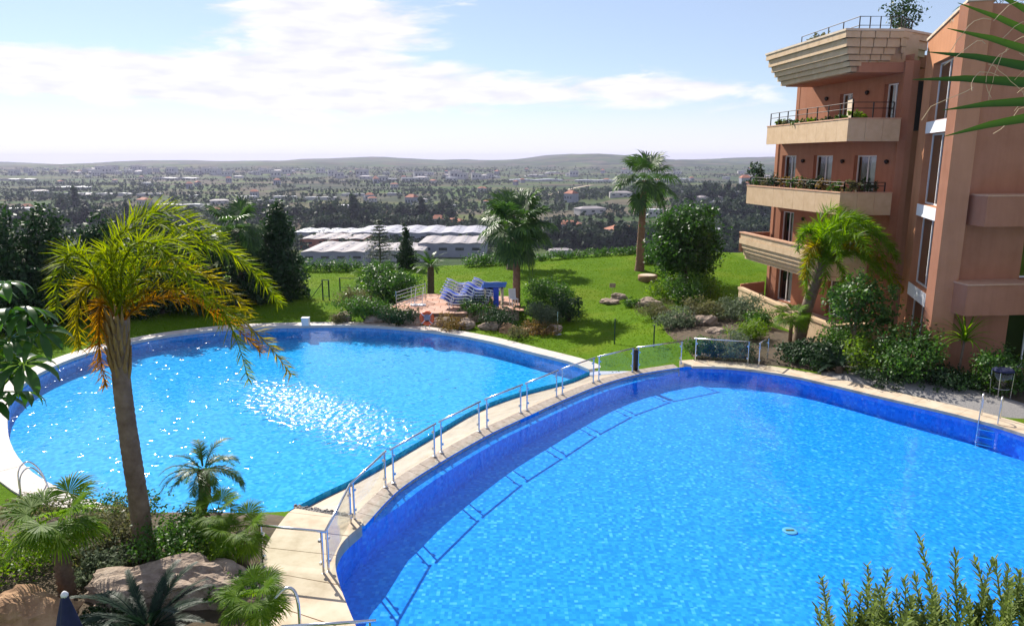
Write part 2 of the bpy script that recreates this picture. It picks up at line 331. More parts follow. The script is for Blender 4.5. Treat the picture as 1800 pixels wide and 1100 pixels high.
def water_mat(name, tint, amp, scale, patch=None, fine=0.28, gloss=0.04):
    m, nt, b = _new(name); nt.nodes.remove(b); L = nt.links
    c = nt.nodes.new('ShaderNodeTexCoord'); vec = c.outputs['Object']
    h1 = _noise(nt, scale, 3 if fine else 0.6, 0.5, vec); h2 = _noise(nt, scale * 4.2, 2, 0.5, vec)
    a = nt.nodes.new('ShaderNodeMath'); a.operation = 'MULTIPLY_ADD'; L.new(h2, a.inputs[0]); a.inputs[1].default_value = fine; L.new(h1, a.inputs[2])
    bp = nt.nodes.new('ShaderNodeBump'); L.new(a.outputs[0], bp.inputs['Height']); bp.inputs['Distance'].default_value = amp; bp.inputs['Strength'].default_value = 1.0
    rough_in = None
    if patch:                                # water stirred up as if by an inlet jet, placed for the glint
        gx, gy, sx, sy, rot, boost = patch
        mp = nt.nodes.new('ShaderNodeMapping'); mp.vector_type = 'TEXTURE'; L.new(vec, mp.inputs[0])
        mp.inputs['Location'].default_value = (gx, gy, -1.2); mp.inputs['Rotation'].default_value = (0, 0, rot); mp.inputs['Scale'].default_value = (sx, sy, 1)
        ln = nt.nodes.new('ShaderNodeVectorMath'); ln.operation = 'LENGTH'; L.new(mp.outputs[0], ln.inputs[0])
        ad = nt.nodes.new('ShaderNodeMath'); ad.operation = 'MULTIPLY_ADD'; L.new(_noise(nt, 0.5, 3, 0.6, vec), ad.inputs[0]); ad.inputs[1].default_value = 0.8; L.new(ln.outputs['Value'], ad.inputs[2])
        mr = nt.nodes.new('ShaderNodeMapRange'); mr.interpolation_type = 'SMOOTHSTEP'; L.new(ad.outputs[0], mr.inputs[0])
        mr.inputs[1].default_value = 1.75; mr.inputs[2].default_value = 0.75; mr.inputs[3].default_value = amp; mr.inputs[4].default_value = amp * boost
        rg = nt.nodes.new('ShaderNodeMapRange'); rg.interpolation_type = 'SMOOTHSTEP'; L.new(ad.outputs[0], rg.inputs[0])   # fine chop too small to see
        rg.inputs[1].default_value = 1.75; rg.inputs[2].default_value = 0.75; rg.inputs[3].default_value = gloss; rg.inputs[4].default_value = 0.27; rough_in = rg.outputs[0]
        sp = nt.nodes.new('ShaderNodeMapRange'); sp.interpolation_type = 'SMOOTHSTEP'; L.new(_noise(nt, 2.3, 2, 0.5, vec), sp.inputs[0])
        sp.inputs[1].default_value = 0.58; sp.inputs[2].default_value = 0.70; sp.inputs[3].default_value = 0.0; sp.inputs[4].default_value = amp * 20
        ds = nt.nodes.new('ShaderNodeMath'); ds.operation = 'ADD'; L.new(mr.outputs[0], ds.inputs[0]); L.new(sp.outputs[0], ds.inputs[1])
        L.new(ds.outputs[0], bp.inputs['Distance'])
    t = nt.nodes.new('ShaderNodeBsdfTransparent'); t.inputs[0].default_value = (*tint, 1)
    g = nt.nodes.new('ShaderNodeBsdfGlossy'); g.inputs['Roughness'].default_value = gloss
    if rough_in is not None: L.new(rough_in, g.inputs['Roughness'])
    L.new(bp.outputs[0], g.inputs['Normal'])
    x = nt.nodes.new('ShaderNodeMixShader'); L.new(_schlick(nt, 0.022, bp.outputs[0]), x.inputs[0]); L.new(t.outputs[0], x.inputs[1]); L.new(g.outputs[0], x.inputs[2])
    L.new(x.outputs[0], nt.nodes['Material Output'].inputs[0]); return m
M['water_main'] = water_mat('water_main', (0.93, 0.97, 1.0), 0.010, 2.2)
M['water_left'] = water_mat('water_left', (0.92, 0.98, 1.0), 0.005, 4.6, patch=(-7.6, 28.6, 2.1, 6.2, R(48), 34), fine=0.0, gloss=0.11)
def lawn_mat():
    m, nt, b = _new('grass'); b.inputs['Roughness'].default_value = 0.9; b.inputs['Specular IOR Level'].default_value = 0.05
    c = nt.nodes.new('ShaderNodeTexCoord'); v = c.outputs['Object']
    c1 = _ramp(nt, _noise(nt, 0.22, 5, 0.6, v), [(0.30, (0.080, 0.168, 0.006)), (0.52, (0.112, 0.205, 0.008)), (0.74, (0.18, 0.235, 0.020))])
    c2 = _ramp(nt, _noise(nt, 9, 6, 0.75, v), [(0.3, (0.55, 0.6, 0.5)), (0.7, (1.15, 1.15, 1.1))])
    mx = nt.nodes.new('ShaderNodeMix'); mx.data_type = 'RGBA'; mx.blend_type = 'MULTIPLY'; mx.inputs[0].default_value = 0.85
    nt.links.new(c1, mx.inputs[6]); nt.links.new(c2, mx.inputs[7]); nt.links.new(mx.outputs[2], b.inputs['Base Color'])
    _bump(nt, b, _noise(nt, 14, 5, 0.8, v), 0.9, 0.06); return m
M['grass'] = lawn_mat()
def plain_mat():
    m, nt, b = _new('farmland'); b.inputs['Roughness'].default_value = 0.95; b.inputs['Specular IOR Level'].default_value = 0.1
    c = nt.nodes.new('ShaderNodeTexCoord')
    mp = nt.nodes.new('ShaderNodeMapping'); nt.links.new(c.outputs['Object'], mp.inputs[0]); mp.inputs['Scale'].default_value = (1 / 120, 1 / 95, 0); mp.inputs['Rotation'].default_value = (0, 0, 0.35)
    vo = nt.nodes.new('ShaderNodeTexVoronoi'); vo.distance = 'CHEBYCHEV'; nt.links.new(mp.outputs[0], vo.inputs['Vector']); vo.inputs['Scale'].default_value = 1.0
    sp = nt.nodes.new('ShaderNodeSeparateColor'); nt.links.new(vo.outputs['Color'], sp.inputs[0])
    col = _ramp(nt, sp.outputs[0], [(0.0, (0.0202, 0.0360, 0.0187)), (0.22, (0.0576, 0.1080, 0.0216)), (0.4, (0.0324, 0.0540, 0.0245)), (0.55, (0.1008, 0.1440, 0.0288)), (0.72, (0.1080, 0.0828, 0.0540)), (0.88, (0.0432, 0.0612, 0.0288)), (1.0, (0.1584, 0.1296, 0.0936))])
    n2 = _ramp(nt, _noise(nt, 0.02, 8, 0.7, c.outputs['Object']), [(0.35, (0.55, 0.58, 0.55)), (0.65, (1.1, 1.1, 1.05))])
    mx = nt.nodes.new('ShaderNodeMix'); mx.data_type = 'RGBA'; mx.blend_type = 'MULTIPLY'; mx.inputs[0].default_value = 0.9
    nt.links.new(col, mx.inputs[6]); nt.links.new(n2, mx.inputs[7]); nt.links.new(mx.outputs[2], b.inputs['Base Color']); return m
M['farmland'] = plain_mat()
m_, nt_, b_ = _new('sea'); b_.inputs['Base Color'].default_value = (0.05, 0.09, 0.13, 1); b_.inputs['Roughness'].default_value = 0.35; M['sea'] = m_

# ------------------------------------------------------------ pools: outlines on the plan (metres)
V2 = lambda *a: Vector(a)
rim_line = spline([V2(-4.02, 17.05), V2(-3.42, 19.2), V2(-2.26, 21.4), V2(-0.95, 23.5), V2(0.45, 25.35), V2(1.85, 27.15), V2(3.43, 28.95), V2(5.28, 30.45), V2(7.5, 31.55)], 6)
rim_in = offset(rim_line, -0.36)            # water edge of the overflow rim
far_edge = spline([V2(7.86, 31.14), V2(9.6, 30.9), V2(11.45, 29.9), V2(12.8, 28.5), V2(13.95, 27.1), V2(15.05, 25.85), V2(15.95, 24.75), V2(16.95, 23.0), V2(17.6, 20.5), V2(17.5, 17.0)], 6)
near_edge = spline([V2(17.5, 17.0), V2(15.5, 12.5), V2(11.5, 9.4), V2(6.5, 8.2), V2(1.5, 8.9), V2(-1.6, 10.8), V2(-3.12, 12.9), V2(-3.95, 14.85), V2(-4.08, 15.95), V2(-3.74, 17.0)], 6)
main_out = rim_in + far_edge[:-1] + near_edge[:-1]
left_out = spline([V2(3.75, 34.3), V2(2.9, 35.7), V2(1.4, 37.2), V2(-1.6, 40.2), V2(-4.7, 42.3), V2(-8.6, 43.7), V2(-12.4, 43.75), V2(-16.1, 43.3), V2(-18.7, 42.1), V2(-20.8, 40.1), V2(-22.2, 37.2), V2(-22.4, 33.6), V2(-21.4, 30.2), V2(-19.5, 27.0), V2(-17.4, 24.2), V2(-15.0, 21.9), V2(-12.0, 20.1), V2(-9.0, 19.35), V2(-6.62, 19.8)], 6)
slope_foot = spline([V2(-6.62, 19.8), V2(-5.9, 21.0), V2(-4.84, 22.6), V2(-2.98, 26.1), V2(-1.55, 28.8), V2(-0.1, 30.6), V2(1.4, 31.9), V2(2.64, 32.9), V2(3.75, 34.3)], 6)
left_poly = left_out[:-1] + slope_foot[:-1]
WM, WL = -0.07, -1.2                         # water levels
def basin(name, poly, ztop, zbot, m):
    n = len(poly); b = MB(); zb = zbot if callable(zbot) else (lambda p: zbot)
    b.add([(p[0], p[1], ztop) for p in poly] + [(p[0], p[1], zb(p)) for p in poly], [(i, (i + 1) % n, n + (i + 1) % n, n + i) for i in range(n)] + [tuple(range(n, 2 * n))])
    return tag(b.build(name, m), kind='structure')
DEEP = lambda p: -0.64 - 0.029 * (31.2 - p[1])      # the floor falls gently towards the near end
basin('main_pool_basin', main_out, 0.0, DEEP, M['tile_deep'])
basin('lower_pool_basin', left_poly, -1.12, -1.84, M['tile_cyan'])
# broad submerged shelf inside the overflow rim
n = len(rim_in); b = MB()
def taper(w0, w1): return [rim_line[i] + (q - rim_line[i]).normalized() * (w0 + (w1 - w0) * sstep(0, .12, i / (n - 1)) * sstep(1, .88, i / (n - 1))) for i, q in enumerate(offset(rim_line, -1))]
shelf_in = taper(.3, .68)
b.add([(p[0], p[1], -0.10) for p in offset(rim_line, -0.30)] + [(p[0], p[1], -0.20) for p in shelf_in] + [(p[0], p[1], DEEP(p) - .01) for p in taper(.3, .72)],
      [(i, i + 1, n + i + 1, n + i) for i in range(n - 1)] + [(n + i, n + i + 1, 2 * n + i + 1, 2 * n + i) for i in range(n - 1)])
tag(b.build('pool_ledge', M['tile_deep']), kind='structure')
def sheet(name, poly, z, m, kind='structure'):
    b = MB(); b.add([(p[0], p[1], z) for p in poly], [tuple(range(len(poly)))]); o = b.build(name, m)
    if o.data.polygons[0].normal.z < 0: o.data.flip_normals()
    return tag(o, kind=kind)
sheet('main_pool_water', main_out, WM, M['water_main'])
sheet('lower_pool_water', left_poly, WL, M['water_left'])
# overflow rim and the sloping catch wall below it
rim = tag(bpy.data.objects.new('overflow_rim', None), kind='structure'); C.objects.link(rim)
nseg = 0
rl = resample(rim_line, 0.55); ro = offset(rl, 0.10); ri = offset(rl, -0.36)
random.seed(3)
for i in range(len(rl) - 1):
    b = MB(); e = 0.012
    q = [ro[i].lerp(ro[i + 1], e), ro[i].lerp(ro[i + 1], 1 - e), ri[i].lerp(ri[i + 1], 1 - e), ri[i].lerp(ri[i + 1], e)]
    zz = random.uniform(-0.004, 0.006)
    b.prism(q[::-1], -0.4, [-0.045, -0.045, 0.03 + zz, 0.03 + zz]); b.build('rim_stone', M['rim_stone'], rim)
sl = MB(); a_ = offset(rim_line, 0.09); nA = len(a_); sf = [slope_foot[int(i * (len(slope_foot) - 1) / (nA - 1))] for i in range(nA)]
for k in range(6):
    t = k / 5; sl.v += [(p[0] * (1 - t) + q[0] * t, p[1] * (1 - t) + q[1] * t, 0.0 * (1 - t) - 1.32 * t - 0.10 * math.sin(math.pi * t)) for p, q in zip(a_, sf)]
sl.f = [(k * nA + i, k * nA + i + 1, (k + 1) * nA + i + 1, (k + 1) * nA + i) for k in range(5) for i in range(nA - 1)]
tag(sl.build('overflow_slope', M['slope_stone'], smooth=True), kind='structure')
# coping stones
def coping(name, line, w, z0, z1, step, m, side=1, gap=0.006, piece='coping_stone'):
    root = bpy.data.objects.new(name, None); C.objects.link(root); tag(root, kind='structure')
    P = resample(line, step); O = offset(P, side * w); I = offset(P, -side * 0.05)
    for i in range(len(P) - 1):
        q = [I[i].lerp(I[i + 1], gap), I[i].lerp(I[i + 1], 1 - gap), O[i].lerp(O[i + 1], 1 - gap), O[i].lerp(O[i + 1], gap)]
        if side < 0: q = q[::-1]
        dz = random.uniform(-0.004, 0.004)
        MB().prism(q, z0, z1 + dz).build(piece, m, root)
    return root
coping('main_pool_coping', far_edge, 0.95, -0.05, 0.06, 0.75, M['coping'])
coping('lower_pool_coping', left_out, 0.85, -1.18, -1.02, 0.9, M['coping_pale'], side=-1)
# footbridge walkway paved with large slabs
wk = bpy.data.objects.new('walkway', None); C.objects.link(wk); tag(wk, kind='structure')
wl = spline([at(440, 1130, 0.06).to_2d(), at(452, 1040, 0.06).to_2d(), at(458, 985, 0.06).to_2d(), at(478, 940, 0.06).to_2d(), at(505, 903, 0.06).to_2d(), at(520, 893, .06).to_2d()], 6)
wr = spline([V2(-2.2, 11.3), V2(-3.07, 12.9), V2(-3.9, 14.85), V2(-4.03, 15.95), V2(-3.72, 17.0), V2(-3.98, 17.2)], 6)
def pick(P, t):
    k = t * (len(P) - 1); i = min(int(k), len(P) - 2); return P[i].lerp(P[i + 1], k - i)
NS = 6
for i in range(NS):
    a, c = i / NS + 0.002, (i + 1) / NS - 0.002
    ts = [a + (c - a) * k / 5 for k in range(6)]
    MB().prism([pick(wl, t) for t in ts] + [pick(wr, t) for t in ts[::-1]], -0.25, 0.06 + random.uniform(-.003, .003)).build('paving_slab', M['coping'], wk)
gq = [pick(wl, 1), pick(wr, 1), pick(wr, 1) + V2(-.05, .35), pick(wl, 1) + V2(-.15, .3)]
drain = MB().prism(gq, -0.3, 0.0).build('drain_channel', M['gravel']); tag(drain, kind='structure')
st_ = bpy.data.objects.new('drain_pebbles', None); C.objects.link(st_); tag(st_, kind='structure')
random.seed(8); pb = MB()
for k in range(90):
    u, v = random.random(), random.random(); p = gq[0].lerp(gq[1], u).lerp(gq[3].lerp(gq[2], u), v); r = random.uniform(.03, .06)
    pb.lathe((p[0], p[1], -0.01), [(r * .6, -.01), (r, .015), (r * .5, .05)], 6)
tag(pb.build('pebble', M['gravel'], st_, True), kind='stuff')
# far end landing beside the rim
MB().prism([V2(7.62, 31.62), V2(7.9, 31.2), V2(8.2, 32.2), V2(7.5, 32.0)], -0.3, 0.055).build('landing_slab', M['coping'], wk)

# ------------------------------------------------------------ the ground of the garden (one sheet with holes for the pools)
def gz(x, y):
    z = -1.08
    z += 1.08 * sstep(3.5, 9.5, x) * sstep(52, 40, y) * sstep(-10, 30, x + 20)
    z += 1.06 * sstep(20.5, 16.5, y) * sstep(-26, -10, x)
    z += (0.9 + 0.035 * max(-14, min(14, x))) * sstep(44, 63, y) * sstep(-16, 10, x)
    z += 0.10 * (noise.noise(Vector((x * .13, y * .13, 0.3)))) * sstep(44, 50, y)
    return z
def ground():
    hole1 = offset(main_out, 0.25, True) if True else None
    a1 = sum(main_out[i - 1][0] * main_out[i][1] - main_out[i][0] * main_out[i - 1][1] for i in range(len(main_out)))
    hole1 = offset(main_out, -0.3 if a1 > 0 else 0.3, True)
    a2 = sum(left_poly[i - 1][0] * left_poly[i][1] - left_poly[i][0] * left_poly[i - 1][1] for i in range(len(left_poly)))
    hole2 = offset(left_poly, -0.3 if a2 > 0 else 0.3, True)
    strip = rim_line + slope_foot[::-1]
    pts = []; edges = []
    for poly in (hole1, hole2, strip):
        k = len(pts); pts += [Vector((p[0], p[1])) for p in poly]; edges += [(k + i, k + (i + 1) % len(poly)) for i in range(len(poly))]
    x = -70.0
    while x <= 70:
        y = -14.0
        while y <= 71.5:
            pts.append(Vector((x + 0.01 * math.sin(y * 7), y + .01 * math.sin(x * 5)))); y += 1.15 if -32 < x < 32 else 3.0
        x += 1.15 if -32 < x < 32 else 3.0
    v, e, f, *_ = geometry.delaunay_2d_cdt(pts, edges, [], 0, 1e-4)
    keep = []
    for t in f:
        c = (v[t[0]] + v[t[1]] + v[t[2]]) / 3
        if inside(c, hole1) or inside(c, hole2) or inside(c, strip): continue
        keep.append(tuple(t))
    def zz(p):
        z = gz(p[0], p[1]); d = p[1] - (68.3 + 0.6 * math.sin(p[0] * .21))
        return z - (0.6 * d if d > 0 else 0)
    me = bpy.data.meshes.new('lawn'); me.from_pydata([(p[0], p[1], zz(p)) for p in v], [], keep); me.update()
    o = link('lawn', me, M['grass'], smooth=True)
    if me.polygons[0].normal.z < 0: me.flip_normals()
    tag(o, kind='structure')
ground()
def grass_blades():                          # short uneven blades that give the lawn its nap
    g = np.random.default_rng(4); n = 80000; X = g.uniform(-26, 20, n); Y = 32 + 36 * g.random(n)
    def ins(poly):
        r = np.zeros(n, bool); j = len(poly) - 1
        for i in range(len(poly)):
            xi, yi, xj, yj = poly[i][0], poly[i][1], poly[j][0], poly[j][1]
            if yi != yj: r ^= ((yi > Y) != (yj > Y)) & (X < (xj - xi) * (Y - yi) / (yj - yi) + xi)
            j = i
        return r
    gx, gy = np.arange(-27, 22, .5), np.arange(31, 69.5, .5); Zg = np.array([[gz(x, y) for y in gy] for x in gx])
    ok = ~ins(GRASS_OUT) & ~ins(rim_line + slope_foot[::-1]) & ((X < 9.2) | (Y > 46)) & (Y > 33.5); X, Y = X[ok], Y[ok]
    fx, fy = (X + 27) / .5, (Y - 31) / .5; ix, iy = fx.astype(int), fy.astype(int); fx -= ix; fy -= iy
    Z = Zg[ix, iy] * (1 - fx) * (1 - fy) + Zg[ix + 1, iy] * fx * (1 - fy) + Zg[ix, iy + 1] * (1 - fx) * fy + Zg[ix + 1, iy + 1] * fx * fy
    m = len(X); a = g.uniform(0, 6.28, m); h = g.uniform(.02, .055, m); w = g.uniform(.02, .045, m)
    dx, dy = np.cos(a) * w, np.sin(a) * w; lx, ly = g.normal(size=m) * .05, g.normal(size=m) * .05
    V = np.stack([np.stack([X - dx, Y - dy, Z - .01], 1), np.stack([X + dx, Y + dy, Z - .01], 1), np.stack([X + dx * .3 + lx, Y + dy * .3 + ly, Z + h], 1), np.stack([X - dx * .3 + lx, Y - dy * .3 + ly, Z + h], 1)], 1).reshape(-1, 3)
    tag(link('lawn_grass', mesh_np('lawn_grass', V, np.arange(4 * m).reshape(-1, 4)), M['blade']), 'short bright green grass of the lawn', 'grass', kind='stuff')
GRASS_OUT = offset(left_poly, -1.0 if sum(left_poly[i - 1][0] * left_poly[i][1] - left_poly[i][0] * left_poly[i - 1][1] for i in range(len(left_poly))) > 0 else 1.0, True)
grass_blades()
def bed(name, pts, zoff, m):                 # planting bed draped on the ground
    P = spline([V2(*p) for p in pts], 4, True); b = MB()
    c = sum(P, V2(0, 0)) / len(P); rings = 5; n = len(P)
    for k in range(rings):
        t = k / (rings - 1)
        for p in P:
            q = c.lerp(p, t); b.v.append((q[0], q[1], gz(q[0], q[1]) + zoff * (1 - t ** 4) - 0.02 * t))
    b.f = [(k * n + i, k * n + (i + 1) % n, (k + 1) * n + (i + 1) % n, (k + 1) * n + i) for k in range(rings - 1) for i in range(n)]
    return tag(b.build(name, m, smooth=True), kind='structure')
bed('planting_bed', [(8.5, 32.5), (12, 31.0), (14, 29.6), (16.5, 26.6), (18.5, 24), (22, 26), (21, 31), (17, 34.5), (14.5, 38), (12, 44), (9.6, 42.5), (7.6, 40.0), (8.0, 35.5)], 0.16, M['soil'])
bed('planting_bed', [(-12.5, 12), (-5.4, 11.6), (-5.3, 15), (-5.6, 17.9), (-7.2, 19.3), (-12, 19.0), (-17, 20.5), (-19, 16)], 0.2, M['soil'])
bed('gravel_patch', [(12.9, 30.0), (14.6, 28.1), (16.2, 26.2), (17.6, 24.6), (19.5, 25.0), (18.6, 27.6), (16.5, 29.6), (14.4, 31)], 0.20, M['gravel'])

# ------------------------------------------------------------ the land beyond: hillside, plain, far hills, sea
def pz(x, y):
    z = -2.6 - 51 * (1 - math.exp(-max(0, y - 62) / 105.0))
    r = math.hypot(x, y)
    z += 3.0 * noise.noise(Vector((x * .0016, y * .0016, 1.7))) * sstep(500, 1500, r)
    z += (24 + 26 * noise.fractal(Vector((x * .0011, y * .0006, 5.1)), 1.0, 2.0, 5)) * sstep(2400, 4300, y)
    z += 38 * math.exp(-((x - 520) / 420) ** 2) * sstep(3600, 5000, y) + 22 * math.exp(-((x + 1150) / 500) ** 2) * sstep(2800, 3800, y)
    z += 24 * sstep(900, 2600, x + 0.1 * y) * sstep(900, 2400, y)
    z += 30 * math.exp(-((x - 420) / 230) ** 2 - ((y - 980) / 420) ** 2)
    return z
def plain():
    na, nr = 150, 150; v = []; f = []
    for j in range(nr):
        r = 63 * (6800 / 63) ** (j / (nr - 1))
        for i in range(na):
            a = R(-75 + 150 * i / (na - 1)); x, y = r * math.sin(a), r * math.cos(a)
            zz = pz(x, y) if y > 62 else -2.6 - 0.2 * (62 - y)
            if r > 6300: zz = -75
            v.append((x, y, zz))
    f = [(j * na + i, j * na + i + 1, (j + 1) * na + i + 1, (j + 1) * na + i) for j in range(nr - 1) for i in range(na - 1)]
    me = bpy.data.meshes.new('plain'); me.from_pydata(v, [], f); me.update()
    if me.polygons[0].normal.z < 0: me.flip_normals()
    tag(link('plain', me, M['farmland'], smooth=True), kind='structure')
plain()
sea = MB().add([(-11500, 4200, -62), (11500, 4200, -62), (11500, 7800, -62), (-11500, 7800, -62)], [(0, 1, 2, 3)]).build('sea', M['sea']); tag(sea, kind='structure')
# ------------------------------------------------------------ plants: builders
def rng(seed): return np.random.default_rng(seed)
def leaf_quads(P, Nrm, size, aspect, g, jit=0.35):
    n = len(P); s = size * (1 + jit * g.uniform(-1, 1, n))[:, None]
    r = g.normal(size=(n, 3)); t = np.cross(Nrm, r); t /= np.linalg.norm(t, axis=1)[:, None] + 1e-9
    b = np.cross(Nrm, t); b /= np.linalg.norm(b, axis=1)[:, None] + 1e-9
    V = np.stack([P - t * s * .5, P + b * s * aspect * .5 + t * s * .05, P + t * s * .5 + Nrm * s * .12, P - b * s * aspect * .5 + t * s * .05], 1).reshape(-1, 3)
    return V, np.arange(4 * n).reshape(-1, 4)
def foliage_mesh(name, blobs, n, size, seed, aspect=0.55, clump=14, spread=0.22, shell=0.55, up=0.35):
    g = rng(seed); B = np.array(blobs, float); w = (B[:, 3] * B[:, 4] * B[:, 5]) ** (2 / 3); w /= w.sum()
    nc = max(4, n // clump); k = g.choice(len(B), nc, p=w)
    d = g.normal(size=(nc, 3)); d /= np.linalg.norm(d, axis=1)[:, None]
    r = shell + (1 - shell) * g.random(nc) ** 0.6; r *= 1 + 0.17 * g.normal(size=nc)
    cc = B[k, :3] + d * B[k, 3:6] * r[:, None]
    kk = np.repeat(np.arange(nc), clump); m = len(kk)
    P = cc[kk] + g.normal(size=(m, 3)) * (B[k][kk, 3:6].min(1)[:, None] * spread)
    N = d[kk] * 0.7 + g.normal(size=(m, 3)) * 0.6 + np.array([0, 0, up]); N /= np.linalg.norm(N, axis=1)[:, None]
    V, Q = leaf_quads(P, N, size, aspect, g); return mesh_np(name, V, Q)
def limbs(b, base, h, r, blobs, seed, n=7):
    random.seed(seed); base = Vector(base)
    top = base + Vector((random.uniform(-.1, .1) * h, random.uniform(-.1, .1) * h, h * .8))
    b.tube([base - Vector((0, 0, .2)), base.lerp(top, .35) + Vector((.03 * h, 0, 0)), base.lerp(top, .7), top], [r * 1.25, r, r * .7, r * .3], 8)
    for i in range(n):
        t = .35 + .5 * i / n; p = base.lerp(top, t); q = blobs[i % len(blobs)]
        e = Vector(q[:3]) + Vector((random.uniform(-.5, .5) * q[3], random.uniform(-.5, .5) * q[4], random.uniform(-.1, .5) * q[5]))
        b.tube([p, p.lerp(e, .5) + Vector((0, 0, .04 * h)), e], [r * .5, r * .32, r * .1], 6)
def tree(name, label, loc, h, blobs, nleaf, size, mat, seed, trunk_r=0.15, bark='bark', clear=0.0, cat='tree', group=None, aspect=.55, shell=.5, spread=.22, clump=14, trunk_name='trunk', crown='crown'):
    t = thing(name, label, cat, loc, 0, group)
    b = MB(); limbs(b, (0, 0, 0), h, trunk_r, blobs, seed); b.build(trunk_name, M[bark], t, True)
    link(crown, foliage_mesh(crown, blobs, nleaf, size, seed, aspect, clump, spread, shell), M[mat], t)
    return t
def lobes(w, d, z0, h, k, seed, fill=0.55):
    random.seed(seed); out = [(0, 0, z0 + h * .48, w * .36, d * .36, h * .42)]
    for i in range(k):
        a = 2 * math.pi * i / k + random.uniform(-.4, .4); rr = random.uniform(.3, .62)
        zz = z0 + h * random.uniform(.28, .80); s = random.uniform(.20, .32)
        out.append((w / 2 * rr * math.cos(a), d / 2 * rr * math.sin(a), zz, w * s, d * s, h * s * 1.05))
    return out
def shrub(label, loc, w, h, mat, seed, n=900, size=0.12, d=None, name='shrub', aspect=.55, cat='shrub', k=7, z0=-0.05, group=None):
    bl = lobes(w, d or w, z0, h, k, seed)
    t = thing(name, label, cat, loc, 0, group)
    b = MB(); random.seed(seed)
    for i in range(6):
        a = random.uniform(0, 6.28); q = bl[i % len(bl)]
        b.tube([(0.05 * math.cos(a), 0.05 * math.sin(a), -.15), (q[0] * .4, q[1] * .4, q[2] * .5), (q[0], q[1], q[2])], [.03 + .02 * h, .02, .008], 5)
    b.build('stem', M['bark'], t, True)
    link('foliage', foliage_mesh('foliage', bl, n, size, seed, aspect, 12, .26, .5), M[mat], t)
    return t
# --- palm fronds. A frond mesh starts at the origin and runs along +X, already bent by its own weight
def frond_curve(L, el, droop, n=14, power=1.4):
    P = [Vector((0, 0, 0))]; a = el
    for i in range(1, n + 1):
        t = i / n; a = el - droop * t ** power; P.append(P[-1] + Vector((math.cos(a), 0, math.sin(a))) * (L / n))
    return P
def pinnate(name, L, el, droop, pairs=46, leaf=0.55, width=0.035, seed=0, plume=0.35, hang=0.5, bare=0.12, rach=0.028, power=1.4, taper=0.5):
    g = random.Random(seed); C_ = frond_curve(L, el, droop, 16, power); V = []; Q = []
    def quad(a, b, c, d): k = len(V); V.extend([tuple(a), tuple(b), tuple(c), tuple(d)]); Q.append((k, k + 1, k + 2, k + 3))
    for i in range(16):                      # rachis, a four-sided rib
        a, b = C_[i], C_[i + 1]; r0, r1 = rach * (1 - .85 * i / 16), rach * (1 - .85 * (i + 1) / 16)
        for (s1, s2) in (((1, 0), (0, 1)), ((0, 1), (-1, 0)), ((-1, 0), (0, -1)), ((0, -1), (1, 0))):
            o = lambda s, r: Vector((0, s[0] * r, s[1] * r * .8))
            quad(a + o(s1, r0), a + o(s2, r0), b + o(s2, r1), b + o(s1, r1))
    for i in range(pairs):
        t = bare + (1 - bare) * (i + .5) / pairs; k = t * 16; j = min(int(k), 15); p = C_[j].lerp(C_[j + 1], k - j)
        T = (C_[j + 1] - C_[j]).normalized(); U = Vector((-T.z, 0, T.x))
        ll = leaf * (0.35 + 0.65 * math.sin(math.pi * min(1, (t - bare) / (1 - bare) * .86 + .14)) ** .8) * g.uniform(.82, 1.1)
        for s in (-1, 1):
            lift = g.uniform(-plume, plume) + .15
            D = (Vector((0, s, 0)) * math.cos(lift) + U * math.sin(lift)) * math.cos(.62 + .25 * t) + T * math.sin(.62 + .25 * t)
            D.normalize(); e1 = p + D * ll * .5; D2 = (D + Vector((0, 0, -hang * g.uniform(.5, 1.4)))).normalized(); e2 = e1 + D2 * ll * .5
            W = D.cross(U if abs(D.dot(U)) < .9 else T).normalized() * width * g.uniform(.8, 1.2)
            quad(p - W * .5, p + W * .5, e1 + W * .5, e1 - W * .5); k0 = len(V) - 2
            kk = len(V); V.extend([tuple(e2 + W * taper * .2), tuple(e2 - W * taper * .2)]); Q.append((k0 + 1, k0, kk, kk + 1))
    return mesh_np(name, V, Q)
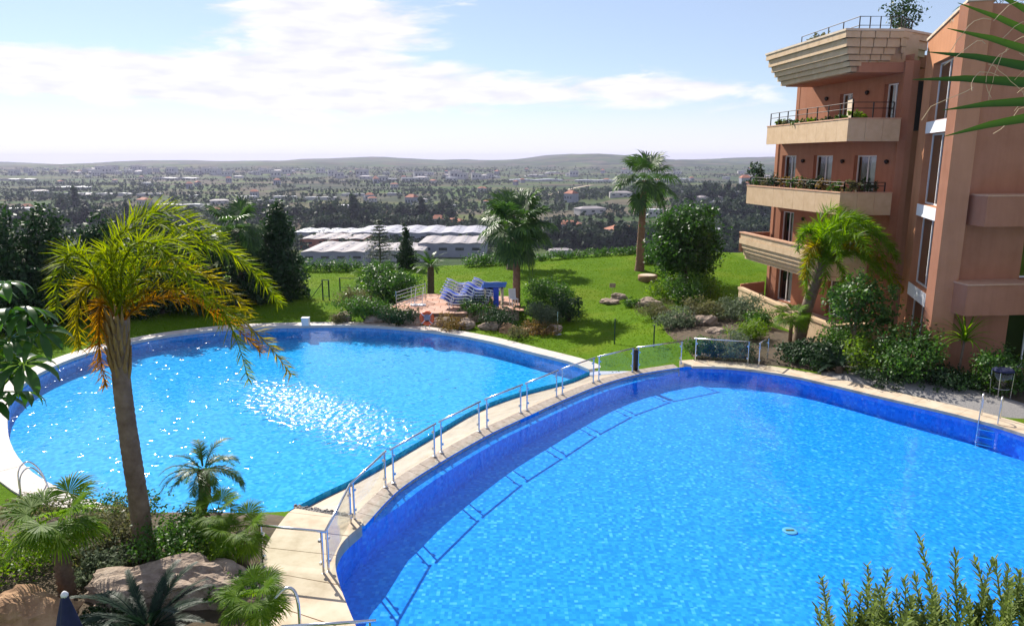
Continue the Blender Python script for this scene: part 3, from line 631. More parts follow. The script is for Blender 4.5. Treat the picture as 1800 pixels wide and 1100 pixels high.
def fan(name, pet, rad, el, droop, seg=34, span=R(290), seed=0, width=None, split=0.5, pet_r=0.022, fold=0.25):
    g = random.Random(seed); V = []; Q = []
    def quad(a, b, c, d): k = len(V); V.extend([tuple(a), tuple(b), tuple(c), tuple(d)]); Q.append((k, k + 1, k + 2, k + 3)); return k
    Cc = frond_curve(pet, el, droop * .35, 8)
    for i in range(8):
        a, b = Cc[i], Cc[i + 1]
        for (s1, s2) in (((1, 0), (0, 1)), ((0, 1), (-1, 0)), ((-1, 0), (0, -1)), ((0, -1), (1, 0))):
            o = lambda s: Vector((0, s[0] * pet_r, s[1] * pet_r * .7)); quad(a + o(s1), a + o(s2), b + o(s2), b + o(s1))
    h = Cc[-1]; T = (Cc[-1] - Cc[-2]).normalized(); T = (T + Vector((0, 0, -.35 * droop))).normalized(); U = Vector((-T.z, 0, T.x)); S = Vector((0, 1, 0))
    da = span / seg
    for i in range(seg):
        a = -span / 2 + da * (i + .5) + g.uniform(-.03, .03); D = T * math.cos(a) + S * math.sin(a) + U * g.uniform(-.06, .10); D.normalize()
        rr = rad * (.72 + .28 * math.cos(a * .55)) * g.uniform(.9, 1.06); w = rr * split * da * .52
        Wd = (S * math.cos(a) - T * math.sin(a)).normalized()
        m_ = h + D * rr * split + U * fold * .04 * rr; q1 = m_ + Wd * w; q0 = m_ - Wd * w
        D2 = (D + Vector((0, 0, -.25 - .35 * droop * g.uniform(.4, 1.3)))).normalized(); m2 = m_ + D2 * rr * (1 - split) * .6
        D3 = (D2 + Vector((0, 0, -.5 * droop - .2))).normalized(); m3 = m2 + D3 * rr * (1 - split) * .45
        c0 = m_ - U * w * .5
        k = len(V); V.extend([tuple(h), tuple(q0), tuple(c0), tuple(q1)]); Q.append((k, k + 1, k + 2, k + 3))
        k = len(V); V.extend([tuple(q0), tuple(c0), tuple(q1), tuple(m2 + Wd * w * .6), tuple(m2 - U * w * .3), tuple(m2 - Wd * w * .6), tuple(m3 + Wd * .004), tuple(m3 - Wd * .004)])
        Q.extend([(k, k + 5, k + 4, k + 1), (k + 1, k + 4, k + 3, k + 2), (k + 5, k + 7, k + 6, k + 4), (k + 4, k + 6, k + 3, k + 4 - 1)] if False else [(k, k + 5, k + 4, k + 1), (k + 1, k + 4, k + 3, k + 2), (k + 5, k + 7, k + 6, k + 3)])
    return mesh_np(name, V, Q)
def palm_trunk(path, r0, r1, n=14, rings=26, rough=0.06, seed=0, flare=1.25):
    P = spline(path, 10); g = random.Random(seed); pts = []; rad = []
    for i in range(rings * 2 + 1):
        t = i / (rings * 2); p = pick3(P, t); pts.append(p)
        r = r0 + (r1 - r0) * t; r *= (1 + (flare - 1) * max(0, 1 - t * 7)); rad.append(r * (1 + (rough if i % 2 else -rough) + g.uniform(-.02, .02)))
    return MB().tube(pts, rad, n)
def pick3(P, t):
    k = t * (len(P) - 1); i = min(int(k), len(P) - 2); return Vector(P[i]).lerp(Vector(P[i + 1]), k - i)
def palm(name, label, loc, path, r0, r1, trunk_mat, classes, seed, rings=24, cat='palm tree', group=None, flare=1.25, rough=.06, n=12, top_lift=0.0, az0=0.0, fs=1.0, wind=0.0):
    """classes: list of (meshes, material, count, azimuth list or None, z offset)"""
    t = thing(name, label, cat, loc, 0, group)
    palm_trunk([Vector(p) for p in path], r0, r1, n, rings, rough, seed, flare).build('trunk', M[trunk_mat], t, True)
    g = random.Random(seed); top = Vector(path[-1]); a = az0
    for meshes, m, count, azs, dz in classes:
        for i in range(count):
            az = R(azs[i]) if azs else a; a += 2.39996 + g.uniform(-.25, .25)
            me = meshes[i % len(meshes)]
            o = link('frond', me, m, t); o.location = top + Vector((math.cos(az) * r1 * .5, math.sin(az) * r1 * .5, dz + g.uniform(-.08, .08))); o.rotation_euler = (g.uniform(-.25, .25), 0, az)
            s = fs * g.uniform(.88, 1.08) * (1 - wind * .55 + wind * math.cos(az)); o.scale = (s, s, s)
    return t
def G(px, py, z0=-1.0):                      # photo pixel on the sloping garden ground
    z = z0
    for _ in range(12):
        p = at(px, py, z); z = .5 * z + .5 * gz(p.x, p.y)
    p = at(px, py, z); return Vector((p.x, p.y, gz(p.x, p.y)))

# ------------------------------------------------------------ palms and trees of the garden
# big feather palm, left foreground
bp_ = Vector((-8.36, 15.3, 0.05))
def pinnate_path(name, pts, pairs, leaf, width, seed, plume=1.1, hang=.25, bare=.08, rach=.030):
    g = random.Random(seed); P = spline([Vector(p) for p in pts], 8); n = len(P) - 1; V = []; Q = []
    b = MB().tube(P, [rach * (1 - .85 * i / n) for i in range(n + 1)], 5, False); V, Q = list(b.v), list(b.f)
    for i in range(pairs):
        t = bare + (1 - bare) * (i + .5) / pairs; k = t * n; j = min(int(k), n - 1); p = P[j].lerp(P[j + 1], k - j); T = (P[j + 1] - P[j]).normalized()
        S = T.cross(Vector((0, 0, 1))); S = S.normalized() if S.length > .1 else Vector((0, 1, 0)); U = S.cross(T)
        ll = leaf * (.45 + .55 * math.sin(math.pi * min(1, (t - bare) / (1 - bare) * .84 + .16)) ** .8) * g.uniform(.75, 1.12)
        for s in (-1, 1):
            lift = g.uniform(-plume, plume) + .2; fwd = g.uniform(.45, .95)
            D = ((S * s) * math.cos(lift) + U * math.sin(lift)) * math.cos(fwd) + T * math.sin(fwd); D.normalize()
            e1 = p + D * ll * .5; D2 = (D + Vector((0, 0, -hang * g.uniform(.3, 1.5)))).normalized(); e2 = e1 + D2 * ll * .5
            W = D.cross(Vector((g.uniform(-1, 1), g.uniform(-1, 1), g.uniform(-1, 1)))).normalized() * width * g.uniform(.8, 1.2)
            k0 = len(V); V += [tuple(p - W * .4), tuple(p + W * .4), tuple(e1 + W * .5), tuple(e1 - W * .5), tuple(e2 + W * .06), tuple(e2 - W * .06)]; Q += [(k0, k0 + 1, k0 + 2, k0 + 3), (k0 + 3, k0 + 2, k0 + 4, k0 + 5)]
    return mesh_np(name, V, Q)
def swept_palm(name, label, loc, path, r0, r1, fr_list, seed, k=1.0, pairs=120, leaf=.60, width=.022, rings=46):
    t = thing(name, label, 'palm tree', loc); palm_trunk([Vector(p) for p in path], r0, r1, 18, rings, .02, seed, 1.2).build('trunk', M['trunk_grey'], t, True)
    top = Vector(path[-1])
    for i, (m, pts, lf) in enumerate(fr_list):
        o = link('frond', pinnate_path('frond', [Vector(p) * k for p in pts], int(pairs * (.75 if len(pts) < 5 else 1)), leaf * lf * k, width * k ** .5, seed * 50 + i), M[m], t); o.location = top
    return t
SWEPT = [('frond_gold', [(0, 0, 0), (-.15, 0, 1.0), (.1, 0, 1.72), (.9, .1, 1.98), (1.75, .1, 1.7), (2.6, .1, 1.0), (3.1, .1, .3)], 1), ('frond_gold', [(0, .3, 0), (.1, .4, 1.0), (.6, .6, 1.55), (1.5, .7, 1.5), (2.3, .8, 1.0), (2.9, .8, .2)], 1),
    ('frond_yellow', [(0, -.1, 0), (.5, -.2, .55), (1.3, -.3, .68), (2.2, -.3, .25), (2.9, -.3, -.45), (3.35, -.3, -1.15)], .9), ('frond_dry', [(0, -.05, -.1), (.55, -.1, .35), (1.3, -.1, .45), (2.1, -.15, 0), (2.75, -.15, -.7)], .8), ('frond_gold', [(0, -.2, .1), (.5, -.35, .9), (1.2, -.5, 1.1), (2.0, -.6, .6), (2.45, -.7, -.2), (2.65, -.7, -1.15)], .95),
    ('frond_gold', [(0, -.1, 0), (-.3, -.4, 1.0), (-.4, -.9, 1.5), (-.3, -1.5, 1.3), (-.2, -2.0, .5)], 1), ('frond_dry', [(0, 0, 0), (-.45, -.1, .35), (-.62, -.15, 0), (-.68, -.2, -.7), (-.62, -.2, -1.4)], .85), ('frond_gold', [(0, 0, 0), (-.35, .2, .9), (-.55, .3, 1.35), (-.85, .3, 1.1), (-1.0, .3, .5)], .9),
    ('frond_dry', [(0, -.2, 0), (-.1, -.55, .35), (-.15, -.75, -.3), (-.2, -.75, -1.1)], .75), ('frond_gold', [(0, .2, 0), (.2, .8, 1.2), (.5, 1.6, 1.5), (.8, 2.3, .8)], 1), ('frond_gold', [(0, 0, 0), (.3, -.3, 1.2), (.9, -.7, 1.7), (1.6, -1.0, 1.35), (2.15, -1.2, .6)], 1),
    ('frond_gold', [(0, 0, 0), (-.2, .3, 1.3), (.2, .6, 2.05), (.9, .8, 2.15), (1.8, .9, 1.65)], 1), ('frond_dry', [(0, 0, -.2), (.5, 0, .1), (.8, -.1, -.4), (.9, -.1, -1.0)], .75), ('frond_yellow', [(0, -.1, 0), (-.4, -.3, .7), (-.7, -.5, .7), (-.9, -.6, .1), (-.95, -.6, -.5)], .9), ('frond_yellow', [(0, .1, 0), (.3, .2, .8), (1.0, .3, 1.05), (1.8, .4, .7), (2.4, .4, 0)], .9), ('frond_dry', [(0, .1, -.1), (-.35, .3, .3), (-.5, .4, -.2), (-.5, .4, -.9)], .8)]
LEFT_K = lambda pts: [(x * (1.08 if x > 0 else .62), y, z) for x, y, z in pts]
big = swept_palm('feather_palm', 'tall palm with windswept golden fronds in the left foreground', bp_, [(0, 0, -.3), (.02, 0, 1.2), (-.03, 0, 2.6), (-.06, 0, 4.0), (-.02, 0, 5.0), (.08, 0, 5.6)], .218, .165, [(m, LEFT_K(p_), lf * .9) for i, (m, p_, lf) in enumerate(SWEPT) if i not in (8, 12, 15)], 5)
gB = random.Random(12)
for i in range(46):                          # old leaf bases clasping the upper trunk
    t_ = i / 46; a_ = i * 2.4; z_ = 4.3 + 1.3 * t_; r_ = .17; x_ = -.05 + .12 * max(0, t_ - .4)
    MB().tube([(x_ + math.cos(a_) * r_ * .8, math.sin(a_) * r_ * .8, z_), (x_ + math.cos(a_) * r_ * 1.25, math.sin(a_) * r_ * 1.25, z_ + .22), (x_ + math.cos(a_) * r_ * 1.5, math.sin(a_) * r_ * 1.5, z_ + .40 + gB.uniform(-.05, .12))], [.06, .035, .012], 6).build('leaf_base', M['boot'], big)
# fan palms (shared leaf meshes)
fanU = [fan('fan_up%d' % i, 1.45, 1.5, R(70 - 14 * i), .5, 30, seed=40 + i) for i in range(3)]
fanM = [fan('fan_mid%d' % i, 1.6, 1.5, R(22 - 14 * i), 1.0, 30, seed=50 + i) for i in range(3)]
fanD = [fan('fan_down%d' % i, 1.5, 1.4, R(-32 - 14 * i), 1.1, 28, seed=60 + i) for i in range(3)]
def fan_palm(label, loc, h, r0, r1, mat, seed, counts=(10, 14, 12), lean=(0, 0), scale=1.0, leafmat='frond_fan', name='fan_palm', dry='frond_fan', **kw):
    return palm(name, label, loc, [(0, 0, -.3), (lean[0] * .2, lean[1] * .2, h * .33), (lean[0] * .6, lean[1] * .6, h * .7), (lean[0], lean[1], h)], r0, r1, mat,
                [(fanU, M[leafmat], counts[0], None, .12), (fanM, M[leafmat], counts[1], None, 0.0), (fanD, M[dry], counts[2], None, -.22)], seed, **kw)
p = G(908, 545); fan_palm('thick-crowned fan palm beside the stacked sun loungers', (p.x, p.y, p.z), 5.5, .27, .20, 'trunk_red', 71, (13, 15, 8), rings=20, fs=1.0)
p = G(1124, 475); fan_palm('tallest fan palm alone on the lawn next to the round stone', (p.x, p.y, p.z), 7.1, .36, .20, 'trunk_red', 72, (8, 10, 5), (.15, 0), rings=26, flare=1.3)
p = G(900, 473); fan_palm('fan palm behind, mostly hidden by the thick-crowned palm', (p.x, p.y, p.z), 4.6, .45, .25, 'trunk', 73, (8, 10, 6), rings=20)
p = G(392, 560); fan_palm('dark glossy fan palm standing between the evergreens at left', (p.x - .3, p.y + 4, gz(p.x, p.y + 4)), 5.2, .34, .26, 'trunk', 74, (8, 12, 14), rings=22, leafmat='frond_cycad', fs=.85)
# short feather palm by the lounger terrace
cyU = [pinnate('cycas_up%d' % i, 1.55, R(66 - 16 * i), R(58), 30, .26, .030, 80 + i, .2, .15, .08) for i in range(3)]
cyM = [pinnate('cycas_mid%d' % i, 1.5, R(20 - 14 * i), R(50), 30, .26, .030, 84 + i, .2, .2, .08) for i in range(2)]
p = G(757, 515); palm('short_palm', 'short stiff-leaved palm behind the metal terrace railing', (p.x, p.y, p.z), [(0, 0, -.3), (.03, 0, .8), (.05, 0, 2.0)], .27, .24, 'trunk',
     [(cyU, M['frond_green'], 14, None, .1), (cyM, M['frond_green'], 12, None, 0)], 81, 12)
# small feather palm rising from the lower pool's edge
sdU = [pinnate('date_up%d' % i, 1.25, R(58 - 18 * i), R(85), 34, .30, .020, 90 + i, .3, .3, .12) for i in range(3)]
sdM = [pinnate('date_mid%d' % i, 1.25, R(12 - 12 * i), R(70), 34, .28, .020, 94 + i, .3, .35, .12) for i in range(2)]
q0 = atd(352, 935, 16.6)
palm('young_date_palm', 'small date palm in front of the lower pool water', (q0.x, q0.y, q0.z), [(0, 0, -.6), (.06, 0, .5), (.20, 0, 1.0), (.22, 0, 1.62)], .13, .15, 'trunk_red',
     [(sdU, M['frond_green'], 12, None, .05), (sdM, M['frond_green'], 12, None, -.02)], 91, 12, n=10, fs=.82)
# fan palm bottom left
bfU = [fan('bright_fan_up%d' % i, .55, .72, R(48 - 16 * i), .35, 40, R(250), seed=100 + i, split=.55, pet_r=.012) for i in range(3)]
bfM = [fan('bright_fan_mid%d' % i, .55, .72, R(8 - 14 * i), .6, 38, R(250), seed=104 + i, split=.55, pet_r=.012) for i in range(2)]
q0 = atd(118, 1035, 13.7)
palm('windmill_palm', 'bright green fan palm on a hairy brown trunk at bottom left', (q0.x, q0.y, q0.z), [(0, 0, -.4), (-.02, 0, .6), (-.05, 0, 1.55)], .17, .15, 'trunk',
     [(bfU, M['frond_bright'], 8, None, .04), (bfM, M['frond_bright'], 9, None, -.05)], 101, 14, n=10, rough=.12, fs=.82)
q0 = atd(388, 985, 15.4)
palm('dwarf_palm', 'dark stubby fan palm just below the small date palm', (q0.x, q0.y, q0.z), [(0, 0, -.3), (0, 0, .5), (-.03, 0, 1.15)], .16, .13, 'trunk',
     [(bfU, M['frond_green'], 7, None, .02), (bfM, M['frond_green'], 6, None, -.04)], 102, 8, n=8, fs=.55)
q0 = atd(425, 975, 15.0)
palm('dwarf_palm', 'low dark fan palm clump beside the walkway glass panel', (q0.x, q0.y, q0.z), [(0, 0, -.3), (0, 0, .25), (.02, 0, .55)], .12, .11, 'trunk',
     [(bfU, M['frond_green'], 8, None, .02), (bfM, M['frond_green'], 8, None, -.04)], 103, 6, n=8, fs=.6)
q0 = atd(445, 1085, 12.6)
palm('dwarf_palm', 'light green low fan palm overhanging the walkway at bottom', (q0.x, q0.y, q0.z), [(0, 0, -.3), (0, 0, .15), (.02, 0, .38)], .10, .10, 'trunk',
     [(bfU, M['frond_bright'], 9, None, .02), (bfM, M['frond_bright'], 9, None, -.04)], 104, 5, n=8, fs=.58)
# cycad at the bottom edge
ccU = [pinnate('cycad_frond%d' % i, 1.35, R(60 - 20 * i), R(55), 44, .17, .022, 110 + i, .12, .1, .06, taper=.4) for i in range(3)]
q0 = atd(262, 1125, 12.2)
palm('cycad', 'dark blue-green cycad with stiff arching fronds at the bottom edge', (q0.x, q0.y, q0.z), [(0, 0, -.3), (0, 0, .1), (0, 0, .25)], .2, .18, 'trunk', [(ccU, M['frond_cycad'], 24, None, .02)], 111, 5, cat='cycad')
# feather palm by the building
p = G(1402, 605, 0.1); p.z = .1
swept_palm('feather_palm', 'palm with yellow-green fronds on a leaning grey trunk beside the building', p, [(0, 0, -.3), (.25, 0, 1.4), (.60, 0, 2.9), (.88, 0, 3.9)], .32, .22,
     [('frond_yellow' if m == 'frond_yellow' else 'frond_bright', pts, lf) for m, pts, lf in SWEPT] + [('frond_bright', [(x * .92, -y - .15, z * .9) for x, y, z in pts], lf) for m, pts, lf in SWEPT[:6] + SWEPT[9:12]], 6, 1.15, 110, .60, .034, 20)
# small palms in the right bed
p = G(1388, 608, .1); palm('windmill_palm', 'small bright fan palm left of the leaning grey trunk', (p.x, p.y, .1), [(0, 0, -.2), (0, 0, .5), (0, 0, 1.35)], .10, .09, 'trunk_red',
     [(bfU, M['frond_bright'], 9, None, .02), (bfM, M['frond_bright'], 8, None, -.04)], 131, 8, n=8, fs=.85)
def blade_mesh(name, L, el, droop, w, seed):
    P = frond_curve(L, el, droop, 7, 1.5); V = []; Q = []
    for i, q in enumerate(P): s = w * (1 - (i / 7) ** 2.2) + .002; V += [(q.x, -s, q.z + s * .4), (q.x, 0, q.z), (q.x, s, q.z + s * .4)]
    for i in range(7): Q += [(3 * i, 3 * i + 1, 3 * i + 4, 3 * i + 3), (3 * i + 1, 3 * i + 2, 3 * i + 5, 3 * i + 4)]
    return mesh_np(name, V, Q)
yuU = [blade_mesh('strap_leaf%d' % i, 1.35, R(82 - 17 * i), R(30 + 14 * i), .038, i) for i in range(5)]
p = G(1681, 676, .1); palm('dracaena', 'spiky yellow-green dracaena on a thin pale stem before the tower', (p.x, p.y, .1), [(0, 0, -.2), (.05, 0, .9), (.1, 0, 1.75)], .05, .045, 'trunk_grey',
     [(yuU, M['frond_bright'], 46, None, 0)], 141, 10, cat='dracaena', n=8)
p = G(648, 520); palm('dwarf_palm', 'grey-green spiky palm left of the dark rounded shrub', (p.x, p.y, p.z), [(0, 0, -.2), (0, 0, .6), (0, 0, 1.3)], .12, .1, 'trunk',
     [(bfU, M['leaf_grey'], 7, None, .1), (bfM, M['leaf_grey'], 8, None, 0)], 151, 6, n=8)
# evergreens at the left
def evergreen(label, px, py, h, w, seed, mat='leaf_dark', n=9000, size=.27, group=None, dy=0.0):
    p = G(px, py); p.y += dy; p.z = gz(p.x, p.y)
    bl = []
    random.seed(seed)
    for i in range(11):
        t = i / 10; rw = w / 2 * (1 - .62 * t ** 2.2) * (0.85 if i == 0 else 1) * random.uniform(.85, 1.15)
        bl.append((random.uniform(-.22, .22) * w * (1 - t), random.uniform(-.2, .2) * w * (1 - t), h * (.06 + .88 * t), rw * .8, rw * .8, h * .10))
    return tree('evergreen_tree', label, (p.x, p.y, p.z), h, bl, n, size, mat, seed, .16, shell=.45, spread=.28, group=group)
EG = 'evergreens screening the left side'
evergreen('dark evergreen at the far left edge of the photo', 18, 575, 7.2, 7.0, 201, group=EG)
evergreen('dark evergreen second from the left edge', 92, 560, 6.9, 6.4, 202, group=EG)
evergreen('dark evergreen right behind the golden palm trunk crown', 190, 560, 6.3, 6.2, 203, group=EG)
evergreen('dark evergreen hidden behind the middle of the golden palm', 285, 550, 6.3, 6.0, 204, group=EG)
evergreen('dark evergreen between golden palm and glossy fan palm', 350, 545, 5.4, 5.4, 205, group=EG)
evergreen('dark evergreen right of the glossy fan palm', 440, 535, 4.6, 4.4, 206, group=EG)
evergreen('tall dark evergreen alone above the lawn gate', 497, 527, 6.6, 4.2, 207, n=8000, group=EG)
p = G(712, 475); tree('cypress_tree', 'dense dark conical cypress behind the short stiff-leaved palm', (p.x, p.y + 1, p.z), 4.4,
     [(0, 0, .4 + .36 * i, 1.05 * (1 - .09 * i) * (.75 if i == 0 else 1), 1.05 * (1 - .09 * i), .5) for i in range(10)], 4200, .20, 'leaf_dark', 211, .1)
def layered_conifer():
    p = G(662, 470); t = thing('araucaria_tree', 'thin layered conifer in front of the white warehouse roofs', 'tree', (p.x, p.y + 2, p.z - .4))
    b = MB().tube([(0, 0, -.2), (0.03, 0, 2.4), (0, 0, 4.7)], [.09, .06, .02], 8)
    g = rng(5); P = []
    for k in range(13):
        z = .9 + k * .30; L = 1.75 * (1 - k / 13.5) ** .8
        for i in range(7):
            a = 2 * math.pi * (i / 7 + .37 * k); e = Vector((math.cos(a) * L, math.sin(a) * L, z + .12 * L)); b.tube([(0, 0, z), e], [.025, .008], 4)
            for _ in range(38):
                s = g.random() ** .7; P.append((e.x * s + g.normal() * .07, e.y * s + g.normal() * .07, z + .12 * L * s + g.normal() * .045))
    b.build('trunk', M['bark'], t, True); P = np.array(P); N = g.normal(size=P.shape) * .5 + np.array([0, 0, 1.]); N /= np.linalg.norm(N, axis=1)[:, None]
    V, Q = leaf_quads(P, N, .16, .4, g); link('crown', mesh_np('crown', V, Q), M['leaf_dark'], t)
layered_conifer()
# round dark tree right of the lawn
p = G(1200, 520); tree('ficus_tree', 'round dense dark-green tree right of the tallest lawn palm', (p.x, p.y, p.z), 5.9,
     [(0, 0, 3.9, 1.9, 1.9, 2.1), (-1.1, .2, 3.4, 1.2, 1.3, 1.3), (1.3, 0, 3.6, 1.2, 1.2, 1.4), (.3, -.6, 5.0, 1.3, 1.2, 1.2), (-.6, .3, 4.8, 1.2, 1.2, 1.1), (.9, .4, 2.7, 1.3, 1.3, 1.0), (-.9, -.4, 2.5, 1.1, 1.1, .9), (0, .2, 5.8, .8, .8, .6)] + [(2.0 * math.cos(i * 2.4) * (.7 + .3 * math.sin(i * 1.7)), 1.9 * math.sin(i * 2.4), 2.3 + .27 * i, .55 + .2 * math.sin(i * 3.1), .55, .5 + .15 * math.cos(i * 2.3)) for i in range(14)], 16000, .22, 'leaf_ficus', 221, .17, spread=.30, clump=20)
# slim-trunked tree in front of the building
p = G(1489, 640, .1); tree('street_tree', 'leafy tree on a slim bare trunk before the building wall', (p.x, p.y, .1), 3.7,
     [(.2, 0, 2.8, 1.0, 1.0, .8), (-.4, .1, 2.4, .7, .8, .6), (1.0, 0, 2.6, .8, .8, .7), (.6, .2, 3.2, .7, .8, .5), (.7, -.2, 2.1, .9, .8, .7), (-.9, 0, 3.1, .4, .4, .3), (1.6, .1, 3.2, .45, .4, .35), (.1, .1, 3.8, .4, .4, .35), (1.5, 0, 2.0, .45, .4, .3)], 3600, .17, 'leaf_mid', 222, .06, bark='trunk_grey')

# ------------------------------------------------------------ shrubs
def SH(label, px, py, w, h, mat, seed, n=1500, size=.13, z=None, **k):
    p = G(px, py, z if z is not None else -1.0)
    if z is not None: p = at(px, py, z)
    return shrub(label, (p.x, p.y, p.z), w, h, mat, seed, n, size, **k)
SH('dark rounded shrub left of the metal terrace railing', 685, 530, 4.2, 2.6, 'leaf_ficus', 301, 6500, .17)
SH('flowering olive-grey shrub at the terrace\'s left end', 622, 545, 2.8, 1.6, 'leaf_olive', 302, 2600, .12)
SH('low bright green bush over the rocks by the pool edge', 645, 566, 4.6, 1.6, 'leaf_mid', 303, 4200, .13, d=2.0)
SH('dark drooping bush against the rocks below the terrace', 700, 573, 3.0, 1.25, 'leaf_dark', 304, 2200, .12, d=1.3)
SH('large leafy shrub right of the thick-crowned palm', 965, 545, 3.5, 2.0, 'leaf_mid', 305, 5200, .15)
SH('clipped grey-green dome bush right of the thick-crowned palm', 953, 570, 2.5, 1.35, 'leaf_grey', 306, 5200, .09)
SH('dark shrub at the right foot of the large leafy shrub', 1000, 565, 2.2, 1.7, 'leaf_dark', 307, 1800, .13)
SH('dark fern-like bush in front of the blue lounger pads', 835, 562, 2.6, 1.5, 'leaf_mid', 308, 2200, .15)
SH('dark low bush at the foot of the thick-crowned palm', 880, 578, 2.9, 1.35, 'leaf_dark', 309, 2200, .12)
SH('silvery sprawling plant below the thick-crowned palm', 893, 556, 1.7, .8, 'leaf_grey', 310, 1100, .14, aspect=.25)
SH('small yellow-green bush by the pool below the grey dome bush', 912, 594, 1.8, .75, 'leaf_olive', 311, 900, .10)
SH('ochre dry bush on the rocks beside the orange lifebuoy', 795, 580, 2.2, .95, 'leaf_ochre', 312, 1300, .11)
SH('brownish bush under the grey dome bush', 945, 588, 2.6, .9, 'leaf_ochre', 313, 1300, .11)
SH('olive bush at the left end of the rock bed', 595, 568, 1.2, .8, 'leaf_olive', 314, 900, .10)
# bed on the right of the lawn
SH('green shrub at the foot of the round dark tree', 1205, 535, 2.8, 1.9, 'leaf_mid', 321, 3000, .15)
SH('bright shrub left of the round dark tree\'s trunk', 1168, 528, 2.2, 1.5, 'leaf_light', 322, 2200, .14)
SH('low green plant among the pale lawn rocks', 1108, 540, 1.3, .6, 'leaf_mid', 323, 700, .12)
SH('ochre grassy clump at the lawn\'s right edge', 1150, 560, 2.2, 1.1, 'leaf_olive', 324, 1900, .16, aspect=.18)
SH('olive bushy clump in the middle of the right bed', 1190, 575, 2.4, 1.1, 'leaf_grey', 325, 2200, .13)
SH('dark green shrub behind the far glass panel', 1225, 624, 1.5, 1.0, 'leaf_mid', 326, 1500, .11, z=.05)
SH('rounded dark shrub behind the glass panel\'s middle', 1254, 628, 1.2, .95, 'leaf_dark', 327, 1500, .10, z=.05)
SH('broad grey-green shrub behind the glass panel\'s right half', 1290, 630, 1.9, 1.1, 'leaf_grey', 328, 2300, .11, z=.05)
SH('yellow-green fern clump above the far glass panel', 1318, 600, 2.0, 1.2, 'leaf_light', 329, 1700, .20, z=.05, aspect=.2)
SH('pale grey-green bush before the terrace wall', 1290, 560, 3.2, 1.3, 'leaf_grey', 330, 3000, .13, z=.1)
SH('olive bush left of the terrace wall', 1240, 560, 2.6, 1.2, 'leaf_olive', 331, 2200, .13, z=.1)
SH('small dark bush near the bed rocks', 1335, 575, 1.8, 1.1, 'leaf_mid', 332, 1600, .12, z=.1)
SH('dark low bush at the foot of the leaning grey trunk', 1440, 640, 2.6, 1.1, 'leaf_dark', 333, 2600, .13, z=.1)
SH('dark spreading bush right of the small bright fan palm', 1400, 632, 1.8, .9, 'leaf_dark', 334, 1700, .13, z=.1)
SH('light-leaved shrub right of the slim bare trunk', 1520, 655, 2.2, 1.6, 'leaf_light', 335, 2200, .13, z=.1)
SH('large glossy shrub with pale new leaves in front of the tower', 1590, 665, 3.0, 2.2, 'leaf_mid', 336, 4200, .14, z=.1)
SH('leafy shrub behind the slim trunk at the building foot', 1480, 625, 2.4, 1.7, 'leaf_mid', 337, 2600, .13, z=.1)
SH('green shrub behind the clear poolside bin', 1752, 690, 2.0, 1.7, 'leaf_mid', 338, 3000, .13, z=.1)
SH('yellow-green shrub at the right edge of the photo', 1825, 690, 1.4, 2.0, 'leaf_light', 339, 1700, .13, z=.1)
SH('low bush by the gravel patch', 1690, 676, 2.2, .7, 'leaf_mid', 340, 1800, .10, z=.1)
SH('low dark bush at the left end of the gravel patch', 1560, 672, 2.4, .6, 'leaf_dark', 341, 1800, .10, z=.1)
SH('dark bush beneath the dracaena', 1660, 680, 2.4, .9, 'leaf_dark', 342, 2000, .12, z=.1)
def cyc_small(label, px, py, seed):
    p = at(px, py, .1); return palm('cycad', label, (p.x, p.y, .1), [(0, 0, -.2), (0, 0, .1), (0, 0, .3)], .16, .14, 'trunk', [(ccU, M['frond_cycad'], 18, None, .02)], seed, 5, cat='cycad')
cyc_small('dark cycad right of the leaning grey trunk by the coping', 1475, 655, 351)
# bottom left bed
SH('leafy green bush between the big palm trunk and the small date palm', 318, 985, 2.2, 1.1, 'leaf_mid', 361, 4200, .085, z=.1)
SH('olive-green bush left of the big palm trunk', 175, 975, 2.3, 1.1, 'leaf_olive', 362, 4200, .08, z=.1)
SH('yellow-green fine-leaved bush at the left edge', 30, 1010, 2.6, 1.1, 'leaf_light', 363, 4600, .07, z=.05)
SH('grey-green bush by the hairy palm trunk', 185, 1010, 1.4, .6, 'leaf_grey', 364, 2600, .08, z=.1)
SH('green bush along the lower pool edge at left', 210, 925, 2.4, .9, 'leaf_mid', 365, 3200, .085, z=-.3)
SH('leafy bush below the stubby fan palm', 365, 1000, 1.6, .9, 'leaf_light', 366, 2400, .085, z=.1)
SH('low bush at the left photo edge near the pool ladder', 60, 930, 2.6, .8, 'leaf_olive', 367, 2600, .09, z=-.5)
SH('dark low bush under the cycad', 190, 1100, 1.2, .35, 'leaf_dark', 368, 2400, .08, z=.1)
SH('leafy bush between dwarf palms and rock', 405, 1050, 1.1, .45, 'leaf_mid', 369, 1800, .08, z=.1)
# clipped hedges at the far edge of the lawn and along the right of it
def hedge(label, a, c, w, h, mat, seed, n, size=.16):
    a, c = Vector(a), Vector(c); d = c - a; L = d.length; bl = []; random.seed(seed)
    k = max(3, int(L / 1.3))
    for i in range(k):
        p = a + d * ((i + .5) / k); z = gz(p[0], min(p[1], 68)) if True else 0; hh = h * random.uniform(.8, 1.2)
        bl.append((p[0] - a[0], p[1] - a[1] + random.uniform(-.2, .2), z - gz(a[0], min(a[1], 68)) + hh * .45, L / k * .75, w / 2, hh * .55))
    t = thing('hedge', label, 'hedge', (a[0], a[1], gz(a[0], min(a[1], 68))))
    b = MB()
    for q in bl: b.tube([(q[0], q[1], q[2] - .9), (q[0], q[1], q[2])], [.03, .015], 5)
    b.build('stem', M['bark'], t); link('foliage', foliage_mesh('foliage', bl, n, size, seed, .6, 12, .28, .55), M[mat], t)
hedge('low uneven hedge along the lawn edge before the warehouses, left part', (-20.5, 65.5), (-11.0, 65.8), 1.2, .9, 'leaf_mid', 401, 4200)
